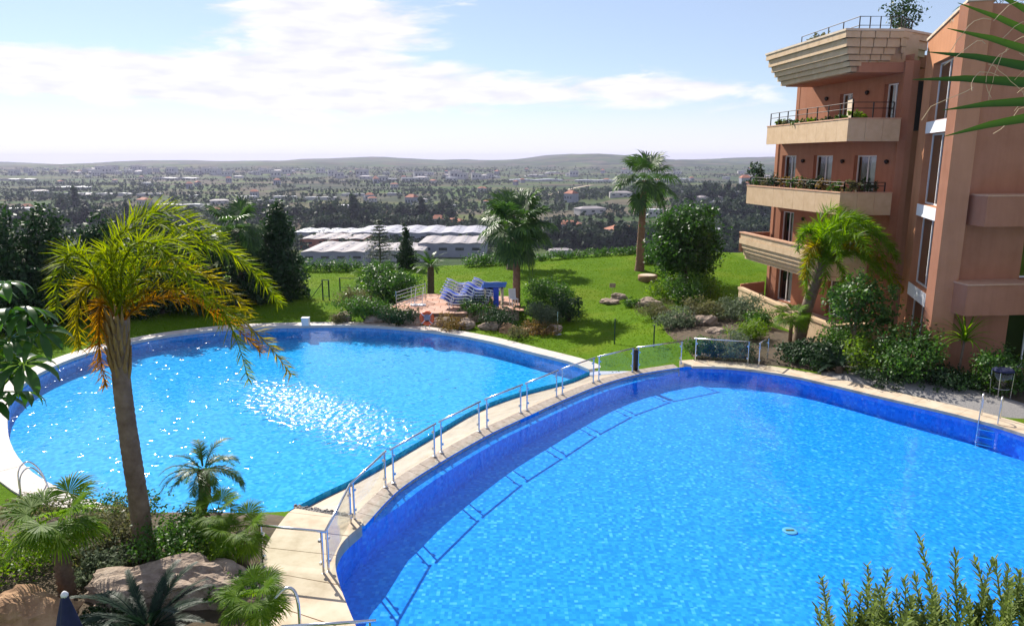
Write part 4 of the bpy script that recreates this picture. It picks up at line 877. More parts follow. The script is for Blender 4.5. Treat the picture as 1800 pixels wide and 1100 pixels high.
hedge('low hedge along the lawn edge right of the dark cypress', (-4.0, 66.3), (0.6, 66.8), 1.2, 1.0, 'leaf_mid', 402, 2600)
hedge('thin low hedge along the far lawn edge near the tallest palm', (1.5, 67.2), (16.5, 67.6), 1.0, .65, 'leaf_mid', 403, 4600)
hedge('clipped bright hedge running beside the building terrace', (14.0, 50.5), (13.2, 61.0), 1.6, 1.5, 'leaf_light', 404, 7000, .15)
hedge('dark hedge behind the round dark tree', (11.0, 61.0), (13.4, 64.5), 1.4, 1.2, 'leaf_ficus', 405, 3000)
hedge('dark undergrowth along the foot of the left evergreens', (-34.0, 47.5), (-24.5, 47.8), 2.0, 1.1, 'leaf_dark', 406, 5200)
# ------------------------------------------------------------ glass railings on the pool rim
def post_mesh(): return MB().tube([(0, 0, 0), (0, 0, 1.0)], .028, 10).lathe((0, 0, 0), [(.065, 0), (.065, .02), (.03, .03)], 12).lathe((0, 0, .98), [(.03, 0), (.03, .03), (.012, .05)], 10).mesh('post')
POST = post_mesh(); POST.materials.append(M['steel'])
CLAMP = MB().box((0, 0, 0), (.05, .09, .06)).mesh('clamp'); CLAMP.materials.append(M['steel'])
RGRP = 'glass railing bays of the pool'
def bay(label, a, c, z=0.03, h=1.02, over=0.10):
    a, c = Vector((a[0], a[1], 0)), Vector((c[0], c[1], 0)); d = c - a; L = d.length; rz = math.atan2(d.y, d.x)
    t = thing('glass_railing', label, 'railing', (a.x, a.y, z), rz, RGRP)
    for x in (0, L):
        o = link('post', POST, None, t); o.location = (x, 0, 0)
        for zc in (.26, .80):
            s = 1 if x == 0 else -1
            k = link('clamp', CLAMP, None, o); k.location = (s * .045, 0, zc)
    MB().box((L / 2, 0, .54), (L - .12, .014, .84)).build('glass_panel', M['rail_glass'], t)
    MB().tube([(-over, 0, h), (L + over, 0, h)], .03, 10).build('handrail', M['steel'], t, True)
    return t
bay('glass panel with level rail across the walkway at bottom', (-5.55, 14.99), (-4.14, 14.72))
bay('glass railing bay nearest the camera along the walkway edge', (-4.05, 14.80), (-4.02, 16.98))
picks = [((-3.98, 17.2), (-3.51, 19.1)), ((-3.33, 19.36), (-2.37, 21.24)), ((-2.19, 21.55), (-1.10, 23.33)), ((-0.85, 23.68), (0.31, 25.19)), ((.54, 25.46), (1.70, 26.99)), ((1.94, 27.28), (3.30, 28.81)), ((3.55, 29.07), (5.13, 30.36)), ((5.40, 30.53), (7.48, 31.58))]
ordn = ['first', 'second', 'third', 'fourth', 'fifth', 'sixth', 'seventh', 'last']
for w, (a, c) in zip(ordn, picks): bay('glass railing bay on the overflow rim, %s counted from the walkway' % w, a, c)
bay('glass panel across the far landing before the shrubs', (8.21, 31.98), (10.4, 31.46), .05)
bay('short glass panel turning back at the far landing\'s right end', (10.78, 31.15), (11.5, 32.15), .05)
q0, q1 = at(505, 1100, 1.05), at(640, 1094, 1.05)
bay('glass panel with only its rail showing at the bottom edge', (q0.x, q0.y), (q1.x + .1, q1.y + .05), .03)
b = MB().tube([(-1.0, 13.0, .9)] * 1 + [(-1, 13, .9)], .03) if False else None
q = at(455, 1100, .5); hr = thing('handrail', 'bent steel handrail beside the low palm at the bottom edge', 'handrail', (q.x, q.y, 0))
P = [Vector((0, 0, .05)), Vector((.05, .2, .55)), Vector((.3, .45, .92)), Vector((.5, .5, .95)), Vector((.62, .42, .7)), Vector((.66, .3, .05))]
MB().tube(spline(P, 5), .03, 10).build('rail', M['steel'], hr, True); MB().lathe((.66, .3, .03), [(.07, 0), (.07, .02), (.03, .04)], 10).build('foot_plate', M['dark_metal'], hr)
# grey column standing at the seventh bay
q = at(1118, 651, .05); c_ = thing('filter_column', 'dark grey round column standing behind the glass rim railing', 'column', (q.x, q.y + .12, -.1))
MB().lathe((0, 0, 0), [(.11, 0), (.11, .98), (.09, 1.02)], 16).build('body', M['dark_metal'], c_, True); MB().lathe((0, 0, 1.021), [(.125, 0), (.125, .03), (.04, .05)], 16).build('cap', M['dark_metal'], c_)
q = at(1388, 937, DEEP((5, 16)) + .01); t = thing('pool_drain', 'pale drain cover on the main pool floor', 'drain', (q.x, q.y, DEEP((q.x, q.y)))); MB().lathe((0, 0, 0), [(.20, -.02), (.20, .02), (.16, .03)], 18).build('rim', M['drain_pale'], t); MB().box((0, 0, .036), (.22, .07, .012)).build('grate', M['leaf_grey'], t)
# ------------------------------------------------------------ pool ladders
def ladder(label, loc, rz, depth=1.0, width=.55, h=.85, lean=.55):
    t = thing('pool_ladder', label, 'ladder', loc, rz)
    for s in (-1, 1):
        x = s * width / 2
        P = [Vector((x, .55, 0)), Vector((x, .52, h * .7)), Vector((x, .36, h)), Vector((x, .16, h * .98)), Vector((x, -.06, h * .55)), Vector((x, -.18, -.05)), Vector((x, -.2, -depth))]
        MB().tube(spline(P, 6), .022, 10).build('rail', M['steel'], t, True)
    for k in range(3): MB().box((0, -.2, -.28 - .27 * k), (width - .04, .09, .03)).build('tread', M['steel'], t)
    return t
q = at(1742, 742, .06); ladder('steel ladder at the main pool\'s right edge', (q.x, q.y + .12, .06), R(-38) , 1.0)
q = at(50, 862, -1.05); ladder('steel ladder at the lower pool\'s left edge', (q.x + .35, q.y + .1, -1.05), R(128), .8)
# clear poolside bin on legs
q = at(1757, 700, .1); t = thing('clear_bin', 'clear poolside bin with dark lid on thin steel legs', 'bin', (q.x, q.y, .12))
MB().lathe((0, 0, .42), [(.30, 0), (.33, .62)], 20).build('drum', M['clear_plastic'], t, True)
MB().lathe((0, 0, 1.045), [(.36, 0), (.37, .05), (.30, .10), (.05, .11)], 20).build('lid', M['navy_cloth'], t, True)
for k in range(4):
    a = R(45 + 90 * k); MB().tube([(.33 * math.cos(a), .33 * math.sin(a), 0), (.36 * math.cos(a), .36 * math.sin(a), 1.04)], .016, 6).build('leg', M['steel'], t)
MB().tube([(.28 * math.cos(i * .3927), .28 * math.sin(i * .3927), .40) for i in range(17)], .012, 6).build('hoop', M['steel'], t)
# small white box, lifebuoy, fence posts on the lawn
q = G(537, 574); t = thing('skimmer_box', 'small white box on the lower pool\'s far coping', 'box', (q.x, q.y + .1, -1.02))
MB().box((0, 0, .22), (.42, .36, .44)).build('body', M['white_plastic'], t); MB().box((0, 0, .465), (.46, .40, .05)).build('lid', M['white_plastic'], t)
q = G(751, 580); t = thing('lifebuoy', 'orange lifebuoy ring by the lower pool', 'lifebuoy', (q.x, q.y, q.z + .72)); st = thing('lifebuoy_stand', 'steel stand carrying the orange lifebuoy', 'stand', (q.x, q.y + .1, q.z))
ring = MB(); n1, n2, r1, r2 = 28, 12, .335, .105
ring.v = [((r1 + r2 * math.cos(b_ * 2 * math.pi / n2)) * math.cos(a * 2 * math.pi / n1), r2 * math.sin(b_ * 2 * math.pi / n2), (r1 + r2 * math.cos(b_ * 2 * math.pi / n2)) * math.sin(a * 2 * math.pi / n1)) for a in range(n1) for b_ in range(n2)]
ring.f = [(a * n2 + b_, ((a + 1) % n1) * n2 + b_, ((a + 1) % n1) * n2 + (b_ + 1) % n2, a * n2 + (b_ + 1) % n2) for a in range(n1) for b_ in range(n2)]
ring.build('ring', M['orange_buoy'], t, True)
for k in range(4):
    a = R(45 + 90 * k); bb = MB(); bb.tube([(math.cos(a) * r1 + .118 * (math.cos(a) * math.cos(u)), .118 * math.sin(u), math.sin(a) * r1 + .118 * math.sin(a) * math.cos(u)) for u in [i * .5236 for i in range(13)]], .022, 6); bb.build('band', M['white_plastic'], t)
for s in (-1, 1): MB().tube([(s * .13, .02, -.05), (s * .13, .02, .95)], .02, 8).build('leg', M['steel'], st)
MB().box((0, .03, .76), (.42, .02, .36)).build('back_plate', M['wall_grey'], st)
def post_thing(label, px, py, h, z=-1.0):
    q = G(px, py, z); t = thing('fence_post', label, 'post', (q.x, q.y, q.z)); MB().tube([(0, 0, -.2), (0, 0, h)], .035, 8).build('shaft', M['green_post'], t); MB().lathe((0, 0, h), [(.045, 0), (.045, .03), (.01, .05)], 8).build('cap', M['green_post'], t)
post_thing('dark green post on the lawn behind the lower pool\'s right end', 1080, 605, 1.35)
post_thing('shorter green post seen over the glass rim railing', 1149, 610, 1.1)
post_thing('green post beside the dark shrub right of the thick-crowned palm', 1017, 555, 1.2)
q = G(980, 588); t = thing('shower_pole', 'thin steel pole on a small base before the grey dome bush', 'pole', (q.x, q.y, q.z)); MB().tube([(0, 0, 0), (0, 0, 1.35)], .018, 8).build('shaft', M['steel'], t); MB().lathe((0, 0, 0), [(.25, 0), (.25, .04), (.03, .06)], 14).build('base', M['steel'], t)
def gate(label, px0, px1, py, h, brace):
    a, c = G(px0, py), G(px1, py); L = (c - a).length; t = thing('lawn_gate', label, 'gate', a, math.atan2(c.y - a.y, c.x - a.x))
    for x in (0, L): MB().tube([(x, 0, -.2), (x, 0, h)], .05, 8).build('post', M['green_post'], t)
    MB().tube([(0, 0, h - .03), (L, 0, h - .03)], .028, 6).build('top_bar', M['green_post'], t); MB().tube([(0, 0, .3), (L, 0, .3)], .02, 6).build('bottom_bar', M['green_post'], t)
    if brace: MB().tube([(0, 0, h * .85), (-1.0, .2, 0)], .025, 6).build('brace', M['green_post'], t)
gate('green gate frame with a diagonal brace by the tall evergreen', 568, 579, 528, 1.5, True)
gate('wide green goal-like frame on the lawn left of the spiky palm', 598, 628, 512, 1.05, False)
q = G(1124, 490, -.2); t = thing('stone_seat', 'round reddish stone block beside the tallest lawn palm', 'stone', (q.x + .55, q.y - .4, q.z)); MB().lathe((0, 0, 0), [(.72, -.1), (.74, .3), (.70, .36)], 20).build('drum', M['rock_orange'], t, True); MB().lathe((0, 0, .361), [(.62, 0), (.6, .02)], 20).build('top', M['coping'], t)
q = G(1076, 525); t = thing('garden_sign', 'small sign on a stake among the pale lawn rocks', 'sign', (q.x, q.y, q.z)); MB().tube([(0, 0, -.1), (0, 0, .9)], .02, 6).build('stake', M['steel'], t); MB().box((0, -.02, .95), (.42, .03, .3)).build('board', M['rock'], t)
# ------------------------------------------------------------ rocks
def rock(label, loc, d, seed, mat='rock', rz=0.0, name='boulder', cat='rock', group=None):
    bm = bmesh.new(); bmesh.ops.create_icosphere(bm, subdivisions=4, radius=.5)
    for v in bm.verts:
        p = v.co.copy(); k = 1 + .42 * noise.fractal(p * 1.9 + Vector((seed * 3.1, 0, 0)), 1.0, 2.0, 5) + .10 * noise.noise(p * 7 + Vector((0, seed, 0))); k = round(k * 9) / 9 * .45 + k * .55
        v.co = Vector((p.x * k * d[0], p.y * k * d[1], p.z * k * d[2]))
    me = bpy.data.meshes.new('rock'); bm.to_mesh(me); bm.free(); o = link(name, me, M[mat], None, False); o.location = loc; o.rotation_euler = (0, 0, rz)
    return tag(o, label, cat, group)
q = at(262, 1040, .2); rock('large rough grey-brown rock at the foot of the big palm', (q.x + .35, q.y + .1, .25), (3.0, 1.3, 1.05), 1, rz=.1)
q = at(345, 1040, .2); rock('rough rock slab right of the big palm\'s trunk', (q.x + .35, q.y + .15, .22), (1.7, 1.1, .85), 2, rz=-.2)
q = at(52, 1085, .3); rock('smooth orange-brown boulder at the bottom left corner', (q.x, q.y, .25), (1.75, 1.3, 1.15), 3, 'rock_orange')
lab = ['leftmost dark rock under the terrace bushes', 'second rock from the left under the terrace', 'dark rock left of the orange lifebuoy', 'rock just right of the orange lifebuoy', 'rock below the lounger terrace corner', 'dark rock under the fern-like bush', 'reddish rock below the thick-crowned palm', 'reddish rock under the grey dome bush', 'rightmost rock of the pool rock bed']
for i, (px, py, w, h) in enumerate([(598, 566, 1.2, .7), (665, 570, 2.0, .8), (722, 574, 1.3, .9), (778, 575, 1.8, .75), (818, 580, 1.0, .8), (866, 581, 1.7, .6), (893, 586, .9, .7), (938, 588, 1.7, .5), (975, 584, .9, .5)]):
    q = G(px, py); rock(lab[i], (q.x, q.y + .45, q.z + h * .22), (w, 1.0, h), 10 + i, 'rock_orange' if i in (6, 7) else 'rock')
lab = ['pale flat rock at the tip of the lawn bed', 'pale rock behind the lawn bed tip', 'reddish rock among lawn bed plants', 'pale boulder in the middle of the right bed', 'pale boulder near the terrace path', 'low pale rock behind the far glass panel', 'rock beside the olive clump', 'upright pale rock in the right bed']
for i, (px, py, w, h) in enumerate([(1072, 533, 1.3, .45), (1088, 524, 1.1, .5), (1140, 537, 1.6, .7), (1198, 565, 1.1, .7), (1240, 572, 1.3, .8), (1262, 588, 1.1, .5), (1165, 550, .9, .5), (1222, 552, .8, .7)]):
    q = G(px, py, -.3); rock(lab[i], (q.x, q.y, q.z + h * .2), (w, w * .8, h), 30 + i, 'rock')
DZ = -.4
# ------------------------------------------------------------ lounger terrace: rock-edged deck of terracotta tiles
tq = [at(675, 541, DZ), at(745, 515, DZ), at(905, 520, DZ), at(912, 545, DZ), at(820, 548, DZ), at(735, 548, DZ)]
deck = bpy.data.objects.new('lounger_terrace', None); C.objects.link(deck); tag(deck, kind='structure')
MB().prism([p.to_2d() for p in tq][::-1], -1.4, DZ - .045).build('terrace_base', M['rock'], deck)
dx0, dx1 = min(p.x for p in tq), max(p.x for p in tq); dy0, dy1 = min(p.y for p in tq), max(p.y for p in tq)
poly = [p.to_2d() for p in tq]; S_ = .8; k = 0
TIL = MB().box((0, 0, 0), (S_ - .03, S_ - .03, .05)).mesh('tile'); TIL2 = TIL.copy(); TIL.materials.append(M['terracotta']); TIL2.materials.append(M['terracotta2'])
yy = dy0
while yy < dy1 + 1:
    xx = dx0 - 3
    while xx < dx1 + 3:
        c = V2(xx * 1.0 + .35 * (yy - dy0), yy)
        if inside(c, poly): o = link('tile', TIL if random.random() < .5 else TIL2, None, deck); o.location = (c[0], c[1], DZ - .02 + random.uniform(-.004, .004)); k += 1
        xx += S_
    yy += S_
# stacked sun loungers
def lounger():
    t = thing('sun_lounger', '', 'sun lounger', (0, 0, 0), 0, 'stacked blue sun loungers')
    prof = [(-.95, .30), (-.55, .34), (-.1, .30), (.25, .36), (.6, .56), (.95, .66)]
    P = spline([Vector((x, 0, z)) for x, z in prof], 6)
    for s in (-1, 1):
        MB().tube([Vector((p.x, s * .32, p.z)) for p in P], .042, 6).build('side_rail', M['white_plastic'], t, True)
    for x in (-.8, .35):
        MB().tube(spline([Vector((x, -.32, .33)), Vector((x - .06, -.34, .02)), Vector((x, 0, 0)), Vector((x - .06, .34, .02)), Vector((x, .32, .33))], 4), .028, 6).build('leg', M['white_plastic'], t, True)
    b = MB(); n = len(P); b.v = [(p.x, -.3, p.z) for p in P] + [(p.x, .3, p.z) for p in P] + [(p.x, -.3, p.z - .02) for p in P] + [(p.x, .3, p.z - .02) for p in P]
    b.f = [(i, i + 1, n + i + 1, n + i) for i in range(n - 1)] + [(2 * n + i, 3 * n + i, 3 * n + i + 1, 2 * n + i + 1) for i in range(n - 1)]; b.build('sling', M['blue_sling'], t, True)
    return t
L0 = lounger(); L0['label'] = 'blue and white lounger at the bottom of the front stack'
pl = at(808, 546, DZ); spots = []
names = ['lowest', 'second', 'third', 'fourth', 'fifth', 'topmost']
def stack(px, py, n, rz, which, first=False, dz=.17):
    q = at(px, py, DZ)
    for i in range(n):
        lb = 'blue and white sun lounger, %s of the %s stack counted upward' % (names[i] if i < n - 1 else 'topmost', which)
        loc = (q.x + .09 * i, q.y + .03 * i, DZ + .005 + dz * i)
        if first and i == 0: L0.location = loc; L0.rotation_euler = (0, 0, rz); L0['label'] = lb
        else: copy_thing(L0, loc, rz + .04 * math.sin(i * 2.2), lb)
stack(800, 541, 4, R(172), 'front left', True); stack(832, 540, 6, R(165), 'front right'); stack(800, 530, 6, R(196), 'back left'); stack(846, 529, 6, R(183), 'back right')
# blue mattresses leaning and lying at the right of the pile
q = at(868, 541, DZ); t = thing('mattress_rack', 'blue lounger mattresses laid over a pale support by the loungers', 'mattress rack', (q.x, q.y, DZ + .005), R(6))
for s in (-1, 1): MB().box((s * .55, .15, .62), (.12, .75, 1.24)).build('support', M['coping'], t)
MB().box((0, .1, 1.36), (1.5, .8, .16), 0, R(-14)).build('mattress', M['blue_pad'], t); MB().box((.06, .06, 1.53), (1.46, .78, .14), .03, R(-14)).build('mattress', M['blue_pad'], t)
MB().box((.12, -.32, .72), (.34, .10, 1.25)).build('hanging_mattress', M['blue_sling'], t)
q = at(903, 538, DZ); t = thing('plastic_chair', 'white plastic chair beside the thick-crowned palm trunk', 'chair', (q.x, q.y + .2, DZ), R(25))
MB().box((0, 0, .44), (.46, .46, .05)).build('seat', M['white_plastic'], t); MB().box((0, .23, .76), (.48, .05, .62), 0, R(-8)).build('backrest', M['white_plastic'], t)
for sx in (-1, 1):
    for sy in (-1, 1): MB().box((sx * .2, sy * .2, .21), (.05, .05, .42)).build('leg', M['white_plastic'], t)
# metal terrace railing with leaning white frame
q0, q1 = at(697, 545, DZ), at(748, 528, DZ); d = q1 - q0; L = d.length; t = thing('terrace_railing', 'steel railing of five slanting bars at the terrace\'s left side', 'railing', (q0.x, q0.y, DZ), math.atan2(d.y, d.x))
for k in range(5): MB().tube([(0, 0, .25 + .22 * k), (L, 0, .25 + .22 * k)], .022, 6).build('bar', M['steel'], t)
for x in (0, L * .5, L): MB().tube([(x, 0, -.1), (x, 0, 1.2)], .028, 8).build('post', M['steel'], t)
q = at(735, 537, DZ); t = thing('parasol_base_rack', 'two white upright poles on round feet on the terrace', 'pole rack', (q.x, q.y, DZ + .005))
for s in (-1, 1): MB().tube([(s * .24, 0, 0), (s * .24 + .12, .1, 1.15)], .025, 8).build('pole', M['white_plastic'], t); MB().lathe((s * .24, 0, 0), [(.28, 0), (.28, .07), (.06, .12)], 16).build('foot', M['white_plastic'], t)
# closed navy parasol, bottom left
q = atd(113, 1043, 11.0); t = thing('closed_parasol', 'closed navy parasol with a white tip at the bottom left', 'parasol', (q.x, q.y, 0))
MB().tube([(0, 0, 0), (0, 0, q.z - .06)], .03, 8).build('pole', M['steel'], t)
b = MB(); n = 20; pr = [(.05, 0), (.13, -.35), (.2, -.75), (.24, -1.2), (.16, -1.35)]
for r, z in pr:
    for k in range(n): a = 2 * math.pi * k / n; rr = r * (1 + .22 * math.cos(4 * a + z)); b.v.append((rr * math.cos(a), rr * math.sin(a), q.z - .04 + z))
b.f = [(i * n + k, (i + 1) * n + k, (i + 1) * n + (k + 1) % n, i * n + (k + 1) % n) for i in range(len(pr) - 1) for k in range(n)]; b.build('canopy', M['navy_cloth'], t, True)
MB().lathe((0, 0, q.z - .05), [(.055, 0), (.06, .04), (.035, .08), (.01, .10)], 12).build('finial', M['white_plastic'], t, True)
# ------------------------------------------------------------ the apartment building
bld = thing('apartment_building', 'terracotta apartment building with stone-clad balconies and a flared cornice', 'building', (0, 0, 0))
def wall(name, P, Q, z0, z1, thick, opens=(), m='stucco', parent=None, ztop2=None):
    """vertical wall from P to Q, outer face on the line, thickness to the right of P>Q; openings (u0,u1,z0,z1)"""
    P, Q = V2(*P), V2(*Q); d = (Q - P); L = d.length; d = d / L; nrm = V2(-d[1], d[0])
    us = sorted({0, L} | {round(o[0], 4) for o in opens} | {round(o[1], 4) for o in opens}); zs = sorted({z0, z1} | {round(o[2], 4) for o in opens} | {round(o[3], 4) for o in opens})
    b = MB(); nu, nz = len(us) - 1, len(zs) - 1
    def solid(i, j):
        if i < 0 or j < 0 or i >= nu or j >= nz: return False
        u, z = (us[i] + us[i + 1]) / 2, (zs[j] + zs[j + 1]) / 2
        return not any(o[0] < u < o[1] and o[2] < z < o[3] for o in opens)
    def pt(u, w, z):
        if ztop2 is not None and abs(z - z1) < 1e-6: z = z1 + (ztop2 - z1) * u / L
        q = P + d * u + nrm * w; return (q[0], q[1], z)
    for i in range(nu):
        for j in range(nz):
            if not solid(i, j): continue
            a, c, e, f = us[i], us[i + 1], zs[j], zs[j + 1]
            b.add([pt(a, 0, e), pt(c, 0, e), pt(c, 0, f), pt(a, 0, f)], [(0, 1, 2, 3)]); b.add([pt(a, thick, e), pt(c, thick, e), pt(c, thick, f), pt(a, thick, f)], [(3, 2, 1, 0)])
            if not solid(i - 1, j): b.add([pt(a, 0, e), pt(a, 0, f), pt(a, thick, f), pt(a, thick, e)], [(0, 1, 2, 3)])
            if not solid(i + 1, j): b.add([pt(c, 0, e), pt(c, thick, e), pt(c, thick, f), pt(c, 0, f)], [(0, 1, 2, 3)])
            if not solid(i, j - 1): b.add([pt(a, 0, e), pt(a, thick, e), pt(c, thick, e), pt(c, 0, e)], [(0, 1, 2, 3)])
            if not solid(i, j + 1): b.add([pt(a, 0, f), pt(c, 0, f), pt(c, thick, f), pt(a, thick, f)], [(0, 1, 2, 3)])
    o = b.build(name, M[m], parent or bld)
    fr = lambda u, w, z: Vector(pt(u, w, z))
    return o, fr
def window(fr, u0, u1, z0, z1, setback=.22, curtain=True, bars=1, flip=True):
    """frame and panes inside an opening; fr maps (u, depth, z) to the scene"""
    b = MB(); e = .07
    def bx(a, c, f, g, w0, w1): v = [fr(x, w, z) for x in (a, c) for w in (w0, w1) for z in (f, g)]; b.add(v, [(0, 1, 3, 2), (4, 6, 7, 5), (0, 4, 5, 1), (2, 3, 7, 6), (0, 2, 6, 4), (1, 5, 7, 3)])
    s = setback
    bx(u0, u0 + e, z0, z1, s, s + .06); bx(u1 - e, u1, z0, z1, s, s + .06); bx(u0 + e, u1 - e, z0, z0 + e, s, s + .06); bx(u0 + e, u1 - e, z1 - e, z1, s, s + .06)
    for k in range(bars): c = u0 + (u1 - u0) * (k + 1) / (bars + 1); bx(c - .03, c + .03, z0 + e, z1 - e, s + .002, s + .058)
    w = b.build('window', M['window_frame'], bld)
    n = bars + 1
    for k in range(n):
        a = u0 + e + (u1 - u0 - 2 * e) * k / n + .03 * (k > 0); c = u0 + e + (u1 - u0 - 2 * e) * (k + 1) / n - .03 * (k < n - 1)
        MB().add([fr(a, s + .03, z0 + e), fr(c, s + .03, z0 + e), fr(c, s + .03, z1 - e), fr(a, s + .03, z1 - e)], [(0, 1, 2, 3)]).build('pane', M['window_glass'], w)
    cb = MB(); a, c = (u0 + e, u0 + (u1 - u0) * .38) if not flip else (u0 + (u1 - u0) * .5, u1 - e); cu = [fr(a + (c - a) * i / 14, s + .16 + .03 * (i % 2), z) for i in range(15) for z in (z0 + .05, z1 - .08)]
    cb.add(cu, [(2 * i, 2 * i + 2, 2 * i + 3, 2 * i + 1) for i in range(14)])
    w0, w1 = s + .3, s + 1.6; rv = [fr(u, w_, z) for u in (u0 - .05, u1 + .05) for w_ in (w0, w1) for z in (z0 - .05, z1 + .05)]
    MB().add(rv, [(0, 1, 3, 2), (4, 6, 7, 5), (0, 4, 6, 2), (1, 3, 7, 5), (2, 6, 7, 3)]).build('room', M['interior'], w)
    if curtain: cb.build('curtain', M['curtain'], w)
    return w
def lamp(fr, u, z):
    p = fr(u, -.10, z); b = MB().lathe((p.x, p.y, p.z), [(.05, -.12), (.11, -.02), (.10, .06), (.03, .10)], 10); q = fr(u, .02, z); b.tube([q, p], .02, 6); b.build('wall_lamp', M['dark_metal'], bld, True)
def panels(parent, P, Q, z0, z1, thick, k, m='stone_panel', gap=.012, inset_top=0.0, name='panel'):
    P, Q = V2(*P), V2(*Q); d = Q - P; L = d.length; dd = d / L; nrm = V2(-dd[1], dd[0])
    for i in range(k):
        a, c = P + d * (i / k) + dd * gap * .5, P + d * ((i + 1) / k) - dd * gap * .5
        MB().prism([a, c, c + nrm * thick, a + nrm * thick][::-1], z0, z1).build(name, M[m], parent)
def balcony(F, N_, Rr, wall_pts, zt, zb, kF, kN, zfloor=None):
    """F far outer corner, N near outer corner, R right end; wall_pts close the slab"""
    poly = [V2(*F), V2(*N_), V2(*Rr)] + [V2(*p) for p in wall_pts]; zf = zfloor or zb + .30
    # the slab carries its cladding, coping and railing
    cx = sum((p[0] for p in poly)) / len(poly); cy = sum((p[1] for p in poly)) / len(poly)
    s = MB().prism([V2(cx, cy).lerp(p, .985) for p in poly], zb + .02, zf).build('balcony', M['stucco'], bld)
    panels(s, F, N_, zb, zt - .06, .14, kF); panels(s, N_, Rr, zb, zt - .06, .14, kN)
    for a, c in ((F, N_), (N_, Rr)):
        a, c = V2(*a), V2(*c); d = (c - a).normalized(); nn = V2(-d[1], d[0]); MB().prism([a - nn * .03 - d * .03, c - nn * .03, c + nn * .2, a + nn * .2 - d * .03][::-1], zt - .058, zt).build('coping', M['coping_brick'], s)
    a, c = V2(*F), V2(*wall_pts[-1]); MB().prism([a, a.lerp(c, .98), a.lerp(c, .98) + V2(.1, -.12), a + V2(.1, -.12)], zb + .03, zt - .07).build('end_wall', M['stucco'], s)
    return s
def terrace_rail(parent, pts, z, h, posts_every=1.25):
    b = MB()
    for zz in (h, h * .62): b.tube([Vector((p[0], p[1], z + zz)) for p in pts], .02, 6)
    b.build('railing', M['dark_metal'], parent)
    for a, c in zip(pts[:-1], pts[1:]):
        a, c = V2(*a), V2(*c); k = max(1, round((c - a).length / posts_every))
        for i in range(k + 1): p = a.lerp(c, i / k); MB().box((p[0], p[1], z + h / 2), (.05, .05, h)).build('rail_post', M['dark_metal'], parent)
P0, P0t, CC = (16.15, 46.4), (17.05, 46.0), (18.85, 36.35)
BK = (18.85 + .9, 39.4)
# main wall, three upper storeys and ground floor; u runs from far (P0) to near (CC)
Lw = (V2(*CC) - V2(*P0)).length; Lt = (V2(*CC) - V2(*P0t)).length
_, fr = wall('wall', P0, CC, -.3, 3.0, .35, [(1.0, 2.6, .3, 2.55), (5.8, 7.6, .3, 2.5)])
window(fr, 1.0, 2.6, .3, 2.55); window(fr, 5.8, 7.6, .3, 2.5)
_, fr = wall('wall', P0, CC, 3.0, 6.4, .35, [(1.0, 2.3, 3.5, 5.75), (6.2, 7.8, 3.5, 5.7)])
window(fr, 1.0, 2.3, 3.5, 5.75); window(fr, 6.2, 7.8, 3.5, 5.7); lamp(fr, 3.3, 5.45)
_, fr = wall('wall', P0, CC, 6.4, 9.85, .35, [(.75, 2.1, 6.9, 9.05), (3.7, 5.3, 6.9, 9.05), (7.0, 8.6, 6.9, 9.05)])
window(fr, .75, 2.1, 6.9, 9.05); window(fr, 3.7, 5.3, 6.9, 9.05); window(fr, 7.0, 8.6, 6.9, 9.05)
for u in (2.85, 6.2, 9.4): lamp(fr, u, 8.75)
_, fr = wall('wall', P0t, CC, 9.85, 13.4, .35, [(4.3, 5.4, 10.2, 12.3), (7.9, 9.1, 10.3, 12.5)])
window(fr, 4.3, 5.4, 10.2, 12.3); window(fr, 7.9, 9.1, 10.3, 12.5); lamp(fr, 3.2, 12.15); lamp(fr, 6.7, 12.2)
# return walls at the far end and the recess next to the tower
wall('wall', (P0[0] + 9, P0[1] + 1.2), P0, -.3, 9.85, .35); wall('wall', (P0t[0] + 9, P0t[1] + 1.2), P0t, 9.85, 13.4, .35)
wall('wall', (CC[0] + .01, CC[1]), (CC[0] + .9, BK[1]), -.3, 13.4, .35); wall('wall', (CC[0] + .9, BK[1]), (23.5, BK[1] + .5), -.3, 13.4, .35)
MB().prism([V2(*P0t), V2(*CC), V2(CC[0] + .9, BK[1]), V2(24, 40), V2(26, 47)], 13.38, 13.7).build('roof', M['stucco'], bld)
# balconies (levels 3, 2) clad in stone panels
F3, N3, R3 = (15.35, 45.8), (15.87, 36.0), (18.35, 36.0)
b3 = balcony(F3, N3, R3, [(18.7, 36.9), (17.0, 45.9)], 10.78, 9.70, 9, 3)
F2, N2, R2 = (14.2, 45.3), (15.8, 36.0), (18.3, 36.0)
b2 = balcony(F2, N2, R2, [(18.7, 36.9), (16.2, 46.2)], 7.32, 6.22, 9, 3)
i3 = lambda p, dx=.25, dy=.2: (p[0] + dx, p[1] + dy)
terrace_rail(b3, [i3(F3), i3(N3), (R3[0] - .3, R3[1] + .2)], 10.78, .72)
terrace_rail(b2, [i3(F2), i3(N2), (R2[0] - .3, R2[1] + .2)], 7.32, .45)
